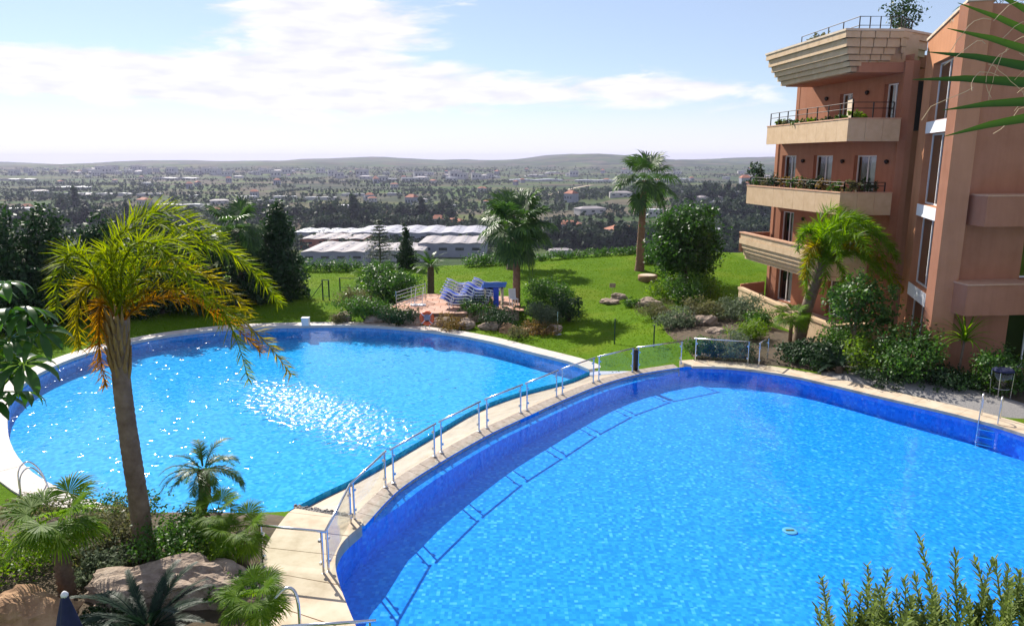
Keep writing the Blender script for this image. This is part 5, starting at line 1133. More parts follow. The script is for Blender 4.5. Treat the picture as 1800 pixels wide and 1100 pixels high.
# level 1: flared balcony of stepped stone courses
F1, N1 = (14.15, 46.0), (15.35, 37.6)
s1 = MB().prism([V2(F1[0] + .6, F1[1]), V2(N1[0] + .6, N1[1]), V2(18.6, 36.8), V2(16.2, 46.2)], 2.95, 3.2).build('balcony', M['stucco'], bld)
def courses(parent, A, B, prof, m='stone_course', stones=9):
    A, B = V2(*A), V2(*B); d = (B - A); L = d.length; d /= L; nn = V2(-d[1], d[0])
    for j, (off, za, zb_) in enumerate(prof):
        for i in range(stones):
            u0, u1 = L * i / stones + .006, L * (i + 1) / stones - .006
            if j % 2: u0, u1 = max(0, u0 - L / stones / 2), u1 - L / stones / 2
            p, q = A + d * u0 + nn * off, A + d * u1 + nn * off
            MB().prism([p, q, q + nn * .35, p + nn * .35][::-1], za + .006, zb_ - .006).build('stone', M[m], parent)
        if j % 2: p, q = A + d * (L - L / stones / 2 + .006) + nn * off, B + nn * off; MB().prism([p, q, q + nn * .35, p + nn * .35][::-1], za + .006, zb_ - .006).build('stone', M[m], parent)
prof1 = [(0.04, 4.05, 4.36), (0.0, 3.72, 4.05), (.10, 3.46, 3.72), (.20, 3.22, 3.46), (.32, 2.98, 3.22), (.44, 2.74, 2.98)]
courses(s1, F1, N1, prof1, stones=10)
MB().prism([V2(F1[0] - .03, F1[1]), V2(N1[0] - .03, N1[1]), V2(N1[0] + .3, N1[1]), V2(F1[0] + .3, F1[1])], 4.362, 4.44).build('coping', M['coping_brick'], s1)
courses(s1, (N1[0] + .05, N1[1] - .02), (17.6, 36.4), [(o_ + .02, a, c) for o_, a, c in prof1], stones=3)
MB().prism([V2(*F1), V2(16.1, 46.35), V2(16.1, 46.2), V2(F1[0] + .1, F1[1] - .15)][::-1], 3.2, 4.38).build('end_wall', M['stucco'], s1)
# ground terrace wall
gt = MB().prism([V2(14.4, 45.2), V2(14.85, 39.4), V2(15.7, 34.4), V2(18.6, 35.5), V2(16.2, 46.3)], -.4, .25).build('ground_terrace', M['coping'], bld)
for k, (a, c) in enumerate((((14.0, 45.0), (14.5, 39.4)), ((14.5, 39.4), (15.25, 34.4)), ((15.25, 34.4), (17.9, 34.9)))):
    panels(gt, a, c, -.3, 1.0, .2, 5 if k < 2 else 2, 'stone_course'); a, c = V2(*a), V2(*c); d = (c - a).normalized(); nn = V2(-d[1], d[0]); MB().prism([a - nn * .06, c - nn * .06, c + nn * .26, a + nn * .26][::-1], 1.002, 1.14).build('coping', M['stone_course'], gt)
MB().prism([V2(14.2, 45.4), V2(16.0, 46.4), V2(16.0, 46.2), V2(14.2, 45.2)][::-1], .0, 1.25).build('end_wall', M['stucco'], gt)
# roof cornice: stepped and flared, wider towards the top
corn = MB().prism([V2(15.75, 44.3), V2(16.45, 36.7), V2(18.9, 36.7), V2(18.6, 44.6)], 12.9, 13.35).build('cornice', M['stucco'], bld)
KF, KN, KR = V2(14.6, 44.6), V2(15.4, 36.0), V2(18.15, 36.15)
pr = [(0.0, 14.36, 14.66), (.14, 13.98, 14.36), (.30, 13.68, 13.98), (.46, 13.42, 13.68), (.62, 13.18, 13.42), (.80, 12.94, 13.18)]
dF = (KN - KF).normalized(); nF = V2(-dF[1], dF[0]) * -1; 
if nF[0] < 0: nF = -nF
dN = (KR - KN).normalized(); nN = V2(-dN[1], dN[0])
for j, (off, za, zb_) in enumerate(pr):
    a, c, e = KF + nF * off - dF * -off * .5, KN + nF * off + nN * off, KR + nN * off - dN * off * .55
    kF, kN = 7, 4
    for i in range(kF):
        p, q = a.lerp(c, i / kF), a.lerp(c, (i + 1) / kF); g_ = dF * .006
        MB().prism([p + g_, q - g_, q - g_ + nF * .5, p + g_ + nF * .5], za + .008, zb_ - .004).build('stone', M['stone_course'], corn)
    for i in range(kN):
        p, q = c.lerp(e, i / kN) + dN * .03, c.lerp(e, (i + 1) / kN); g_ = dN * .006
        if i == 0: p = p + dN * .5
        MB().prism([p + g_, q - g_, q - g_ + nN * .5, p + g_ + nN * .5], za + .008, zb_ - .004).build('stone', M['stone_panel'], corn)
        if i == 0: MB().prism([c + V2(.012, .004), p, p + nN * .5, c + nN * .5 + V2(.012, 0)], za + .008, zb_ - .004).build('stone', M['stone_panel'], corn)
cx_ = KF + (KN - KF) * .5
MB().prism([KF - nF * .05 - dF * .05, KN - nF * .05 - nN * .05, KR - nN * .05, KR + nN * 2.2, V2(19.2, 44.9), KF + nF * .9], 14.662, 14.76).build('coping', M['coping'], corn)
MB().prism([V2(16.4, 44.0), V2(16.55, 36.95), V2(19.3, 36.95), V2(19.3, 44.0)], 13.36, 14.60).build('core', M['stone_panel'], corn)
# second flared cornice next to the tower
corn2 = MB().prism([V2(18.5, 37.6), V2(20.6, 38.5), V2(21, 41), V2(18.6, 41)], 13.3, 13.9).build('cornice', M['stucco'], bld)
for j, (off, za, zb_) in enumerate(pr):
    MB().prism([V2(18.1 + off * .9, 36.4 + off), V2(20.4, 38.1 + off), V2(20.6, 41), V2(18.3 + off * .9, 41)], za + .1, zb_ + .095).build('stone', M['stone_course'], corn2)
MB().prism([V2(18.05, 36.35), V2(20.45, 38.05), V2(20.6, 41), V2(18.25, 41)], 14.76, 14.86).build('coping', M['coping'], corn2)
rr = MB(); rail_pts = [(16.2, 43.6), (16.6, 37.4), (18.6, 37.4), (20.2, 39.2)]
for zz in (.35, .75): rr.tube([Vector((p[0], p[1], 14.77 + zz)) for p in rail_pts], .02, 6)
for a, c in zip(rail_pts[:-1], rail_pts[1:]):
    for i in range(4): p = V2(*a).lerp(V2(*c), i / 4); rr.box((p[0], p[1], 14.77 + .38), (.04, .04, .76))
rr.build('roof_railing', M['dark_metal'], bld)
# stair tower: left face lit, strip window with white spandrels; N near edge, Fp far edge
TN, TF = (17.1, 29.45), (18.85, 35.3)
ops = [(1.2, 4.6, 10.5, 12.95), (1.2, 4.6, 6.93, 9.97), (1.2, 4.6, 3.35, 6.38), (1.2, 4.6, .2, 2.75)]
LT = (V2(*TF) - V2(*TN)).length; ops = [(LT - b_, LT - a, c, d) for a, b_, c, d in ops]
tw, fr = wall('wall', TF, TN, -.4, 14.1, .8, ops, 'stucco_sunlit', ztop2=14.65)
for o in ops:
    w = window(fr, o[0], o[1], o[2], o[3], .28, bars=1, curtain=False)
sp_ = [(9.99, 10.48), (6.40, 6.91), (2.77, 3.33)]
for a, c in sp_:
    v = [fr(u, w, z) for u in (LT - 4.6 + .005, LT - 1.2 - .005) for w in (-.03, .26) for z in (a, c)]
    MB().add(v, [(0, 1, 3, 2), (4, 6, 7, 5), (0, 4, 5, 1), (2, 3, 7, 6), (0, 2, 6, 4), (1, 5, 7, 3)]).build('spandrel', M['white_panel'], bld)
v = [fr(u, w, 0) for u in (-.05, LT + .05) for w in (-.06, .9)]
MB().add([(v[0].x, v[0].y, 14.1), (v[2].x, v[2].y, 14.66), (v[3].x, v[3].y, 14.66), (v[1].x, v[1].y, 14.1), (v[0].x, v[0].y, 14.21), (v[2].x, v[2].y, 14.77), (v[3].x, v[3].y, 14.77), (v[1].x, v[1].y, 14.21)],
         [(0, 1, 2, 3), (7, 6, 5, 4), (0, 4, 5, 1), (1, 5, 6, 2), (2, 6, 7, 3), (3, 7, 4, 0)]).build('coping', M['coping'], bld)
# shaded face towards the pool, with loggias and two small balconies
PQ = (25.4, 30.3)
S0 = V2(*TN); Sd = (V2(*PQ) - S0).normalized()
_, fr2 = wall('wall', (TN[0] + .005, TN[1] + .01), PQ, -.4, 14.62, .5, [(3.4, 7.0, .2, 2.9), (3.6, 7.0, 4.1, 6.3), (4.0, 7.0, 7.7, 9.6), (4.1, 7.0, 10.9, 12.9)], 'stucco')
for (u0, u1, a, c) in [(3.4, 7.0, .2, 2.9), (3.6, 7.0, 4.1, 6.3), (4.0, 7.0, 7.7, 9.6), (4.1, 7.0, 10.9, 12.9)]:
    window(fr2, u0, u1, a, c, .40, bars=2)
for (u0, u1, a, c) in [(.95, 6.5, 6.35, 7.56), (0.6, 3.4, 2.85, 4.12)]:
    v = [fr2(u, w, z) for u in (u0, u1) for w in (-1.05, .1) for z in (a, c - .06)]
    o = MB().add(v, [(0, 1, 3, 2), (4, 6, 7, 5), (0, 4, 5, 1), (2, 3, 7, 6), (0, 2, 6, 4), (1, 5, 7, 3)]).build('balcony', M['stucco'], bld)
    v = [fr2(u, w, z) for u in (u0 - .03, u1 + .03) for w in (-1.09, .05) for z in (c - .058, c)]
    MB().add(v, [(0, 1, 3, 2), (4, 6, 7, 5), (0, 4, 5, 1), (2, 3, 7, 6), (0, 2, 6, 4), (1, 5, 7, 3)]).build('coping', M['coping_brick'], o)
wall('wall', (22.2, 29.9), (22.25, 32.3), -.4, 12.5, .4) if False else None
MB().prism([V2(*TN) + V2(.6, .6), V2(*PQ), V2(26, 43), V2(19.8, 37)], 13.8, 14.0).build('roof', M['stucco'], bld)
# plants and furniture on the balconies
def trough_plants(pts, z, k, label_fmt, seed, hmin, hmax, mats):
    random.seed(seed)
    for i in range(k):
        t_ = (i + .5) / k; L1 = (V2(*pts[1]) - V2(*pts[0])).length; L2 = (V2(*pts[2]) - V2(*pts[1])).length; s = t_ * (L1 + L2)
        p = V2(*pts[0]).lerp(V2(*pts[1]), s / L1) if s < L1 else V2(*pts[1]).lerp(V2(*pts[2]), (s - L1) / L2)
        h = random.uniform(hmin, hmax); shrub(label_fmt % ordn2[i], (p[0], p[1], z), 1.05, h, mats[i % len(mats)], seed + i, 420, .12, d=.5, name='balcony_plant', cat='plant', z0=0.0, k=4)
ordn2 = ['first', 'second', 'third', 'fourth', 'fifth', 'sixth', 'seventh', 'eighth', 'ninth', 'tenth', 'eleventh', 'twelfth']
in_ = lambda p, dx, dy: (p[0] + dx, p[1] + dy)
trough_plants([in_(F2, .5, 0), in_(N2, .45, .4), in_(R2, -.4, .4)], 7.1, 11, 'middle balcony planter bush, %s counted from the far end', 501, .55, .95, ['leaf_mid', 'leaf_olive', 'leaf_dark', 'leaf_ochre'])
trough_plants([in_(F3, .5, 0), in_(N3, .45, .4), in_(R3, -1.2, .4)], 10.6, 7, 'top balcony planter bush, %s counted from the far end', 531, .35, .6, ['leaf_light', 'leaf_olive', 'leaf_mid'])
shrub('dark shrub at the far end of the middle balcony', (14.75, 45.4, 7.1), 1.0, 1.7, 'leaf_dark', 551, 900, .13, name='balcony_plant', cat='plant')
shrub('bushy roof-garden shrub on the cornice next to the tower', (19.5, 39.0, 14.8), 2.0, 1.9, 'leaf_dark', 552, 900, .16, name='roof_shrub')
shrub('low roof-garden plant at the cornice corner', (15.9, 40.0, 14.76), 1.6, .45, 'leaf_olive', 553, 500, .12, d=3.0, name='roof_shrub')
q = (17.0, 36.7, 10.0); t = thing('patio_table', 'pale table on the top balcony behind the railing', 'table', q); MB().box((0, 0, .78), (1.1, .7, .05)).build('table_top', M['coping'], t)
for sx in (-1, 1):
    for sy in (-1, 1): MB().box((sx * .5, sy * .3, .38), (.05, .05, .76)).build('leg', M['dark_metal'], t)
q = (16.6, 37.6, 10.0); t = thing('windbreak_screen', 'pale lattice windbreak standing on the top balcony', 'windbreak', q, R(80)); MB().box((0, 0, .85), (.9, .05, 1.7)).build('sheet', M['coping'], t)
for s in (-1, 1): MB().box((s * .47, 0, .85), (.05, .07, 1.74)).build('frame', M['dark_metal'], t)
palm('roof_palm', 'dark palm leaves on top of the stair tower', (19.4, 31.4, 14.0), [(0, 0, 0), (0, 0, .5), (0, 0, .8)], .14, .12, 'trunk', [(fanM, M['frond_cycad'], 8, [150, 175, 200, 225, 120, 90, 260, 20], .1)], 561, 6, fs=.62)
# ------------------------------------------------------------ far landscape: warehouses, greenhouses, houses, trees
_u = ['', 'first', 'second', 'third', 'fourth', 'fifth', 'sixth', 'seventh', 'eighth', 'ninth', 'tenth', 'eleventh', 'twelfth', 'thirteenth', 'fourteenth', 'fifteenth', 'sixteenth', 'seventeenth', 'eighteenth', 'nineteenth']
def nth(k):
    if k < 20: return _u[k]
    t, u = divmod(k, 10); return {2: 'twent', 3: 'thirt'}[t] + ('ieth' if u == 0 else 'y-' + _u[u])
def PZ(px, py):                              # photo pixel on the far land
    z = -54.0
    for _ in range(25):
        p = at(px, py, z); z = .6 * z + .4 * pz(p.x, max(p.y, 63))
    p = at(px, py, z); return Vector((p.x, p.y, pz(p.x, p.y)))
def shed(label, px0, px1, py, depth, h, roof, wallm, rz=0.0, bays=3, name='warehouse', cat='warehouse', ridge=.06, group=None):
    a, c = PZ(px0, py), PZ(px1, py); w = (c - a).length; m = (a + c) / 2
    t = thing(name, label, cat, (m.x, m.y, m.z - .5), rz + math.atan2(c.y - a.y, c.x - a.x), group)
    MB().box((0, depth / 2, h / 2), (w, depth, h)).build('wall', M[wallm], t)
    bw = w / bays
    for i in range(bays):
        x0 = -w / 2 + bw * i + .15; x1 = x0 + bw - .3; rd = bw * ridge
        b = MB(); b.v = [(x0, -.4, h + .05), ((x0 + x1) / 2, -.4, h + .05 + rd), (x1, -.4, h + .05), (x0, depth + .4, h + .05), ((x0 + x1) / 2, depth + .4, h + .05 + rd), (x1, depth + .4, h + .05)]
        b.f = [(0, 1, 4, 3), (1, 2, 5, 4), (0, 2, 1), (3, 4, 5), (0, 3, 5, 2)]; r = b.build('roof', M[roof], t)
        for k in range(3): MB().box(((x0 + x1) / 2 + bw * .24, depth * (.2 + .3 * k), h + .06 + rd * .55), (bw * .10, depth * .12, .3)).build('skylight', M['wall_grey'], r)
    nwin = max(2, int(w / 9))
    if h > 4 and depth > 15:
        for i in range(nwin): MB().box((-w / 2 + w * (i + .5) / nwin, -.08, h * .62), (w / nwin * .5, .2, h * .18)).build('window', M['pane'], t)
    return t
shed('long white-roofed warehouse at the back of the industrial estate', 620, 850, 428, 55, 8, 'roof_metal', 'wall_grey', bays=6)
shed('grey-walled warehouse at the right of the industrial estate', 735, 852, 452, 42, 9, 'roof_pale', 'wall_grey', bays=4)
shed('low warehouse with reddish gable left of the layered conifer', 528, 640, 437, 38, 7, 'roof_pale', 'roof_tile', bays=4)
shed('broad pale-roofed warehouse nearest the lawn\'s left edge', 530, 642, 466, 50, 8, 'roof_pale', 'wall_grey', bays=3)
shed('white flat-roofed warehouse behind the left evergreen', 515, 640, 424, 30, 7, 'roof_white', 'wall_grey', bays=5)
shed('pale warehouse between the conifer and the cypress', 650, 745, 460, 40, 7, 'roof_pale', 'wall_white', bays=4)
GH = 'white greenhouses on the plain'
ghs = [(112, 162, 344), (166, 230, 345), (240, 284, 345), (267, 338, 316), (0, 55, 318), (90, 150, 333), (270, 365, 366), (300, 330, 371), (675, 695, 317), (680, 706, 344), (330, 350, 348), (535, 590, 352), (560, 610, 368), (450, 480, 357), (765, 800, 366), (895, 990, 319), (1010, 1085, 320), (1090, 1180, 319), (925, 962, 311), (962, 985, 305), (1192, 1212, 317), (1190, 1210, 342), (1245, 1270, 361), (1278, 1304, 384), (1322, 1352, 384), (115, 155, 388), (40, 160, 380), (1012, 1038, 377), (420, 450, 350), (600, 640, 345), (480, 520, 350), (855, 880, 313), (700, 735, 302), (510, 540, 299)]
for i, (a, c, y) in enumerate(sorted(ghs)):
    shed('long low white greenhouse on the far plain, %s by its left end from the left' % nth(i + 1), a, c, y, 9 if y > 340 else 34, 4.5, 'roof_white', 'wall_white', bays=2, name='greenhouse', cat='greenhouse', ridge=.03, group=GH)
# houses
def house_proto(w, d, h, roof, wm, flat=False):
    t = thing('far_house', '', 'house', (0, 0, -1000)); MB().box((0, 0, h / 2 - .5), (w, d, h + 1)).build('wall', M[wm], t)
    b = MB(); r = h * .35 if not flat else .4
    if flat: b.box((0, 0, h + .2), (w + .4, d + .4, .4))
    else: b.v = [(-w / 2 - .4, -d / 2 - .4, h), (w / 2 + .4, -d / 2 - .4, h), (w / 2 + .4, d / 2 + .4, h), (-w / 2 - .4, d / 2 + .4, h), (-w / 4, 0, h + r), (w / 4, 0, h + r)]; b.f = [(0, 1, 5, 4), (1, 2, 5), (2, 3, 4, 5), (3, 0, 4), (0, 3, 2, 1)]
    b.build('roof', M[roof], t)
    for i in range(3):
        for s in (-1, 1): MB().box((-w / 3 + w / 3 * i, s * (d / 2 + .02), h * .55), (w * .12, .12, h * .26)).build('window', M['pane'], t)
    return t
protos = [house_proto(13, 9, 6, 'roof_tile', 'wall_white'), house_proto(17, 11, 7, 'roof_white', 'wall_white', True), house_proto(24, 12, 5, 'roof_pale', 'wall_white'), house_proto(11, 10, 9, 'roof_tile', 'wall_grey'), house_proto(22, 13, 14, 'roof_pale', 'wall_white', True)]
used = [False] * 5; HG = 'houses scattered over the plain'
def put_house(k, p, rz, label, group=HG, s=1.0):
    loc = (p.x, p.y, p.z)
    if not used[k]: o = protos[k]; o.location = loc; o.rotation_euler = (0, 0, rz); o['label'] = label; o.scale = (s,) * 3; used[k] = True
    else: o = copy_thing(protos[k], loc, rz, label, s)
    if group: o['group'] = group
g = random.Random(77)
for lb, px, py, k, s in [('red-roofed house below the tallest palm on its left', 1090, 424, 0, 1.5), ('red-roofed house left of the tallest palm, half hidden by trees', 1000, 412, 0, 1.4), ('pale house right of the tallest palm trunk', 1148, 428, 2, 1.0), ('pale house right of the round dark tree', 1262, 420, 1, 1.0), ('red-roofed house behind the warehouses', 800, 405, 0, 1.3), ('low red-roofed house left of the thick-crowned palm', 770, 402, 3, 1.0), ('pale low house on the lawn\'s far side', 985, 447, 2, .6)]:
    put_house(k, PZ(px, py), g.uniform(-.6, .6), lb, None, s)
for i in range(80):
    px, py = g.uniform(0, 1360), 300 + 85 * g.random() ** 1.6
    put_house(g.choice([0, 1, 2, 3]), PZ(px, py), g.uniform(-.8, .8), 'small pale house on the far plain', HG, g.uniform(.8, 1.3))
for i in range(90):
    c = g.choice([(330, 300, 60), (470, 303, 55), (690, 306, 60), (800, 311, 50), (160, 302, 70), (60, 300, 40), (1080, 306, 60)])
    put_house(g.choice([1, 4, 4, 2]), PZ(g.gauss(c[0], c[2]), c[1] + abs(g.gauss(0, 5))), g.uniform(-.5, .5), 'pale block of the hazy town near the horizon', 'blocks of the hazy far town', g.uniform(.9, 1.6))
# trees on the plain
def far_tree_mesh(name, seed, tall, n=60):
    gg = rng(seed); bl = [(0, 0, 4.6, 2.6, 2.6, 2.6), (1.5, .4, 3.6, 1.8, 1.8, 1.6), (-1.4, -.5, 3.8, 1.8, 1.8, 1.7)] if not tall else [(0, 0, 3 + 2 * i, 1.8 - .28 * i, 1.8 - .28 * i, 1.7) for i in range(4)]
    return foliage_mesh(name, bl, n, 1.5, seed, .8, 4, .35, .3)
fm = [far_tree_mesh('far_crown%d' % i, 600 + i, i == 3, 420) for i in range(4)]
ftr = MB().tube([(0, 0, -1.5), (0, 0, 3.5)], [.35, .2], 6).mesh('trunk'); ftr.materials.append(M['bark'])
FTL = 'dark tree on the near part of the plain'
def far_tree(p, s, k, lb, group):
    t = thing('far_tree', lb, 'tree', (p.x, p.y, p.z), g.uniform(0, 6.28), group); t.scale = (s, s, s * g.uniform(.85, 1.15))
    link('trunk', ftr, None, t)
    o = link('crown', fm[k], None, t)
    if not o.data.materials: o.data.materials.append(M['far_leaf'])
def row(x0, y0, x1, y1, n, s, lb, group, jx=6, jy=2):
    for i in range(n):
        jx = (x1 - x0) / n * .42
        far_tree(PZ(x0 + (x1 - x0) * (i + .5) / n + g.uniform(-jx, jx), y0 + (y1 - y0) * (i + .5) / n + g.gauss(0, jy)), s * g.uniform(.7, 1.25), g.choice([0, 1, 2, 2, 3]), '%s, %s from its left' % (lb, nth(i + 1)), group)
row(560, 408, 850, 412, 34, 1.7, 'tree in the dark belt directly behind the warehouses', 'tree belt behind the warehouses')
row(555, 395, 660, 392, 12, 2.3, 'tall dark tree in the grove left above the warehouses', 'grove above the warehouses')
row(700, 385, 800, 388, 10, 2.0, 'tree in the grove right above the warehouses', 'right grove above the warehouses')
row(930, 432, 1130, 438, 26, 1.7, 'tree in the belt below the red roofs', 'tree belt below the red roofs')
row(960, 415, 1120, 418, 14, 1.5, 'tree among the red-roofed houses', 'trees among the red roofs')
row(1140, 440, 1340, 430, 26, 1.8, 'tree on the slope left of the apartment building', 'trees left of the building')
row(1200, 395, 1350, 380, 26, 1.7, 'tree on the wooded hillside left of the building', 'hillside trees')
row(1200, 360, 1360, 345, 24, 1.8, 'tree high on the wooded hillside left of the building', 'upper hillside trees')
row(0, 395, 240, 398, 20, 2.0, 'tree beyond the left evergreens', 'trees beyond the evergreens')
row(112, 374, 146, 376, 5, 2.2, 'big dark tree standing out left of the golden palm', 'big trees left of the golden palm')
row(430, 385, 540, 392, 12, 2.0, 'tree on the plain right of the glossy fan palm', 'trees right of the glossy palm')
def tree_mass(name, pts, mat, seed, n=14, size=3.4):
    gg = rng(seed); P = []; 
    for p, s in pts:
        k = n; d = gg.normal(size=(k, 3)); d /= np.linalg.norm(d, axis=1)[:, None]; P.append(np.array([p.x, p.y, p.z + 3.0 * s]) + d * np.array([2.8, 2.8, 2.6]) * s * gg.uniform(.5, 1, (k, 1)))
    P = np.concatenate(P); N = gg.normal(size=P.shape) + np.array([0, 0, .6]); N /= np.linalg.norm(N, axis=1)[:, None]
    V, Q = leaf_quads(P, N, size, .85, gg); o = link(name, mesh_np(name, V, Q), M[mat]); return o
def scatter(n, y0, y1, pw, x0=-20, x1=1370, s0=.8, s1=1.5, thr=None, seed=0):
    gg = random.Random(seed); out = []
    while len(out) < n:
        px, py = gg.uniform(x0, x1), y0 + (y1 - y0) * gg.random() ** pw; p = PZ(px, py)
        if thr is not None and noise.noise(Vector((p.x * .0022, p.y * .0055, 2.2))) < thr: continue
        out.append((p, gg.uniform(s0, s1)))
    return out
m1 = scatter(2600, 299, 440, 1.7, thr=.12, seed=1) + scatter(900, 330, 450, 1.0, 1180, 1380, thr=-.3, seed=2)
tag(tree_mass('far_woods', m1, 'far_leaf', 11), 'dark woods and tree rows spread over the plain', 'woods', kind='stuff')
m2 = scatter(1600, 302, 430, 1.4, seed=3, s0=.4, s1=.9)
tag(tree_mass('far_orchards', m2, 'far_leaf_light', 12, 10, 2.0), 'lighter orchard and scrub growth on the plain', 'orchard', kind='stuff')
# hedgerow lines that draw the field edges
ln = []; gg = random.Random(9)
for i in range(34):
    p = PZ(gg.uniform(0, 1350), gg.uniform(305, 395)); a = gg.choice([.12, .12, .2, 1.4]) + gg.gauss(0, .06); L = gg.uniform(80, 320); k = int(L / 7)
    for j in range(k): q = Vector((p.x + math.cos(a) * (j - k / 2) * 7, p.y + math.sin(a) * (j - k / 2) * 7, 0)); q.z = pz(q.x, q.y); ln.append((q, gg.uniform(.6, 1.1)))
# cypress-and-poplar ridge far away
for i in range(700):
    px = gg.uniform(-20, 1380); ln.append((PZ(px, 296 + 6 * gg.random()), gg.uniform(1.2, 2.6)))
tag(tree_mass('far_hedgerows', ln, 'far_leaf', 13, 9, 3.6), 'rows of trees along the far field edges', 'hedgerow', kind='stuff')
# dark belts of trees running across the plain
bt = []
for (x0, x1, y, n_) in [(0, 260, 326, 120), (60, 420, 336, 90), (430, 560, 318, 110), (560, 900, 322, 190), (240, 520, 330, 80), (700, 880, 338, 70), (0, 200, 352, 70), (900, 1060, 350, 80), (950, 1340, 341, 150), (300, 600, 356, 70), (600, 820, 372, 60), (880, 1100, 372, 70), (0, 700, 308, 200), (600, 1340, 310, 220), (150, 1000, 303, 220)]:
    for j in range(n_): bt.append((PZ(gg.uniform(x0, x1), y + gg.gauss(0, 1.3)), gg.uniform(.9, 1.8)))
tag(tree_mass('far_tree_belts', bt, 'far_leaf', 14, 12, 3.6), 'long dark tree belts crossing the plain', 'tree belt', kind='stuff')
# track across the fields
tr = [PZ(*q) for q in ((955, 345), (985, 338), (1010, 331), (1040, 326))]; b = MB(); P = spline(tr, 8); k = len(P)
for p in P: b.v += [(p.x - 4, p.y, pz(p.x, p.y) + .6), (p.x + 4, p.y, pz(p.x + 4, p.y) + .6)]
b.f = [(2 * i, 2 * i + 1, 2 * i + 3, 2 * i + 2) for i in range(k - 1)]; tag(b.build('farm_track', M['coping']), kind='structure')
# ------------------------------------------------------------ foreground: rosemary, schefflera, fan palm leaf by the camera's terrace
def rosemary():
    root = thing('planter_wall', 'pale terrace planter holding the rosemary at the lower right', 'planter', (0, 0, 0))
    MB().prism([V2(.75, 1.5), V2(2.6, 1.5), V2(2.6, 2.75), V2(.75, 2.75)], 6.3, 7.02).build('trough', M['coping'], root)
    MB().prism([V2(.8, 1.8), V2(2.55, 1.8), V2(2.55, 2.7), V2(.8, 2.7)], 7.021, 7.06).build('earth', M['soil'], root)
    MB().box((1.68, 1.9, 3.1), (.5, .5, 6.4)).build('pier', M['coping'], root)
    meshes = []
    for k in range(4):
        gg = random.Random(900 + k); V = []; Q = []; P = [Vector((0, 0, 0))]; bend = gg.uniform(-.12, .12)
        for i in range(12): P.append(P[-1] + Vector((bend * .03 + gg.uniform(-.003, .003), gg.uniform(-.004, .004), .036)))
        b = MB().tube(P, [.0035 - .0002 * i for i in range(13)], 5); V, Q = list(b.v), [f for f in b.f if len(f) == 4]
        for i in range(150):
            t = (i + .5) / 150; p = pick3(P, t); a = i * 2.4 + gg.uniform(-.3, .3); e = gg.uniform(.5, 1.0); L = .040 * (1 - .45 * t) * gg.uniform(.8, 1.2); w = .0036
            D = Vector((math.cos(a) * math.cos(e), math.sin(a) * math.cos(e), math.sin(e))); W = Vector((-math.sin(a), math.cos(a), 0)) * w
            k0 = len(V); m_ = p + D * L * .6; V += [tuple(p - W * .5), tuple(p + W * .5), tuple(m_ + W), tuple(m_ - W)]; Q.append((k0, k0 + 1, k0 + 2, k0 + 3)); V += [tuple(p + D * L + W * .3), tuple(p + D * L - W * .3)]; Q.append((k0 + 3, k0 + 2, k0 + 4, k0 + 5))
        meshes.append(mesh_np('sprig', V, Q)); meshes[-1].materials.append(M['rosemary'])
    gg = random.Random(31); lb = ['left', 'middle', 'right']
    for j, (x0, x1, hs) in enumerate([(1.12, 1.40, (.44, .56)), (1.38, 1.62, (.40, .52)), (1.56, 2.1, (.54, .70))]):
        t = thing('rosemary_bush', 'rosemary bush in the near foreground, %s of three at the lower right' % lb[j], 'rosemary', ((x0 + x1) / 2, 2.2, 7.06))
        for i in range(58 if j < 2 else 100):
            o = link('sprig', meshes[gg.randrange(4)], None, t); o.location = (gg.uniform(x0, x1) - (x0 + x1) / 2, gg.uniform(-.22, .22), -.02)
            s = gg.uniform(hs[0], hs[1]) / .43 * gg.uniform(.72, 1.0); o.scale = (1.25, 1.25, s); o.rotation_euler = (gg.uniform(-.3, .3), gg.uniform(-.42, .32), gg.uniform(0, 6.28))
rosemary()
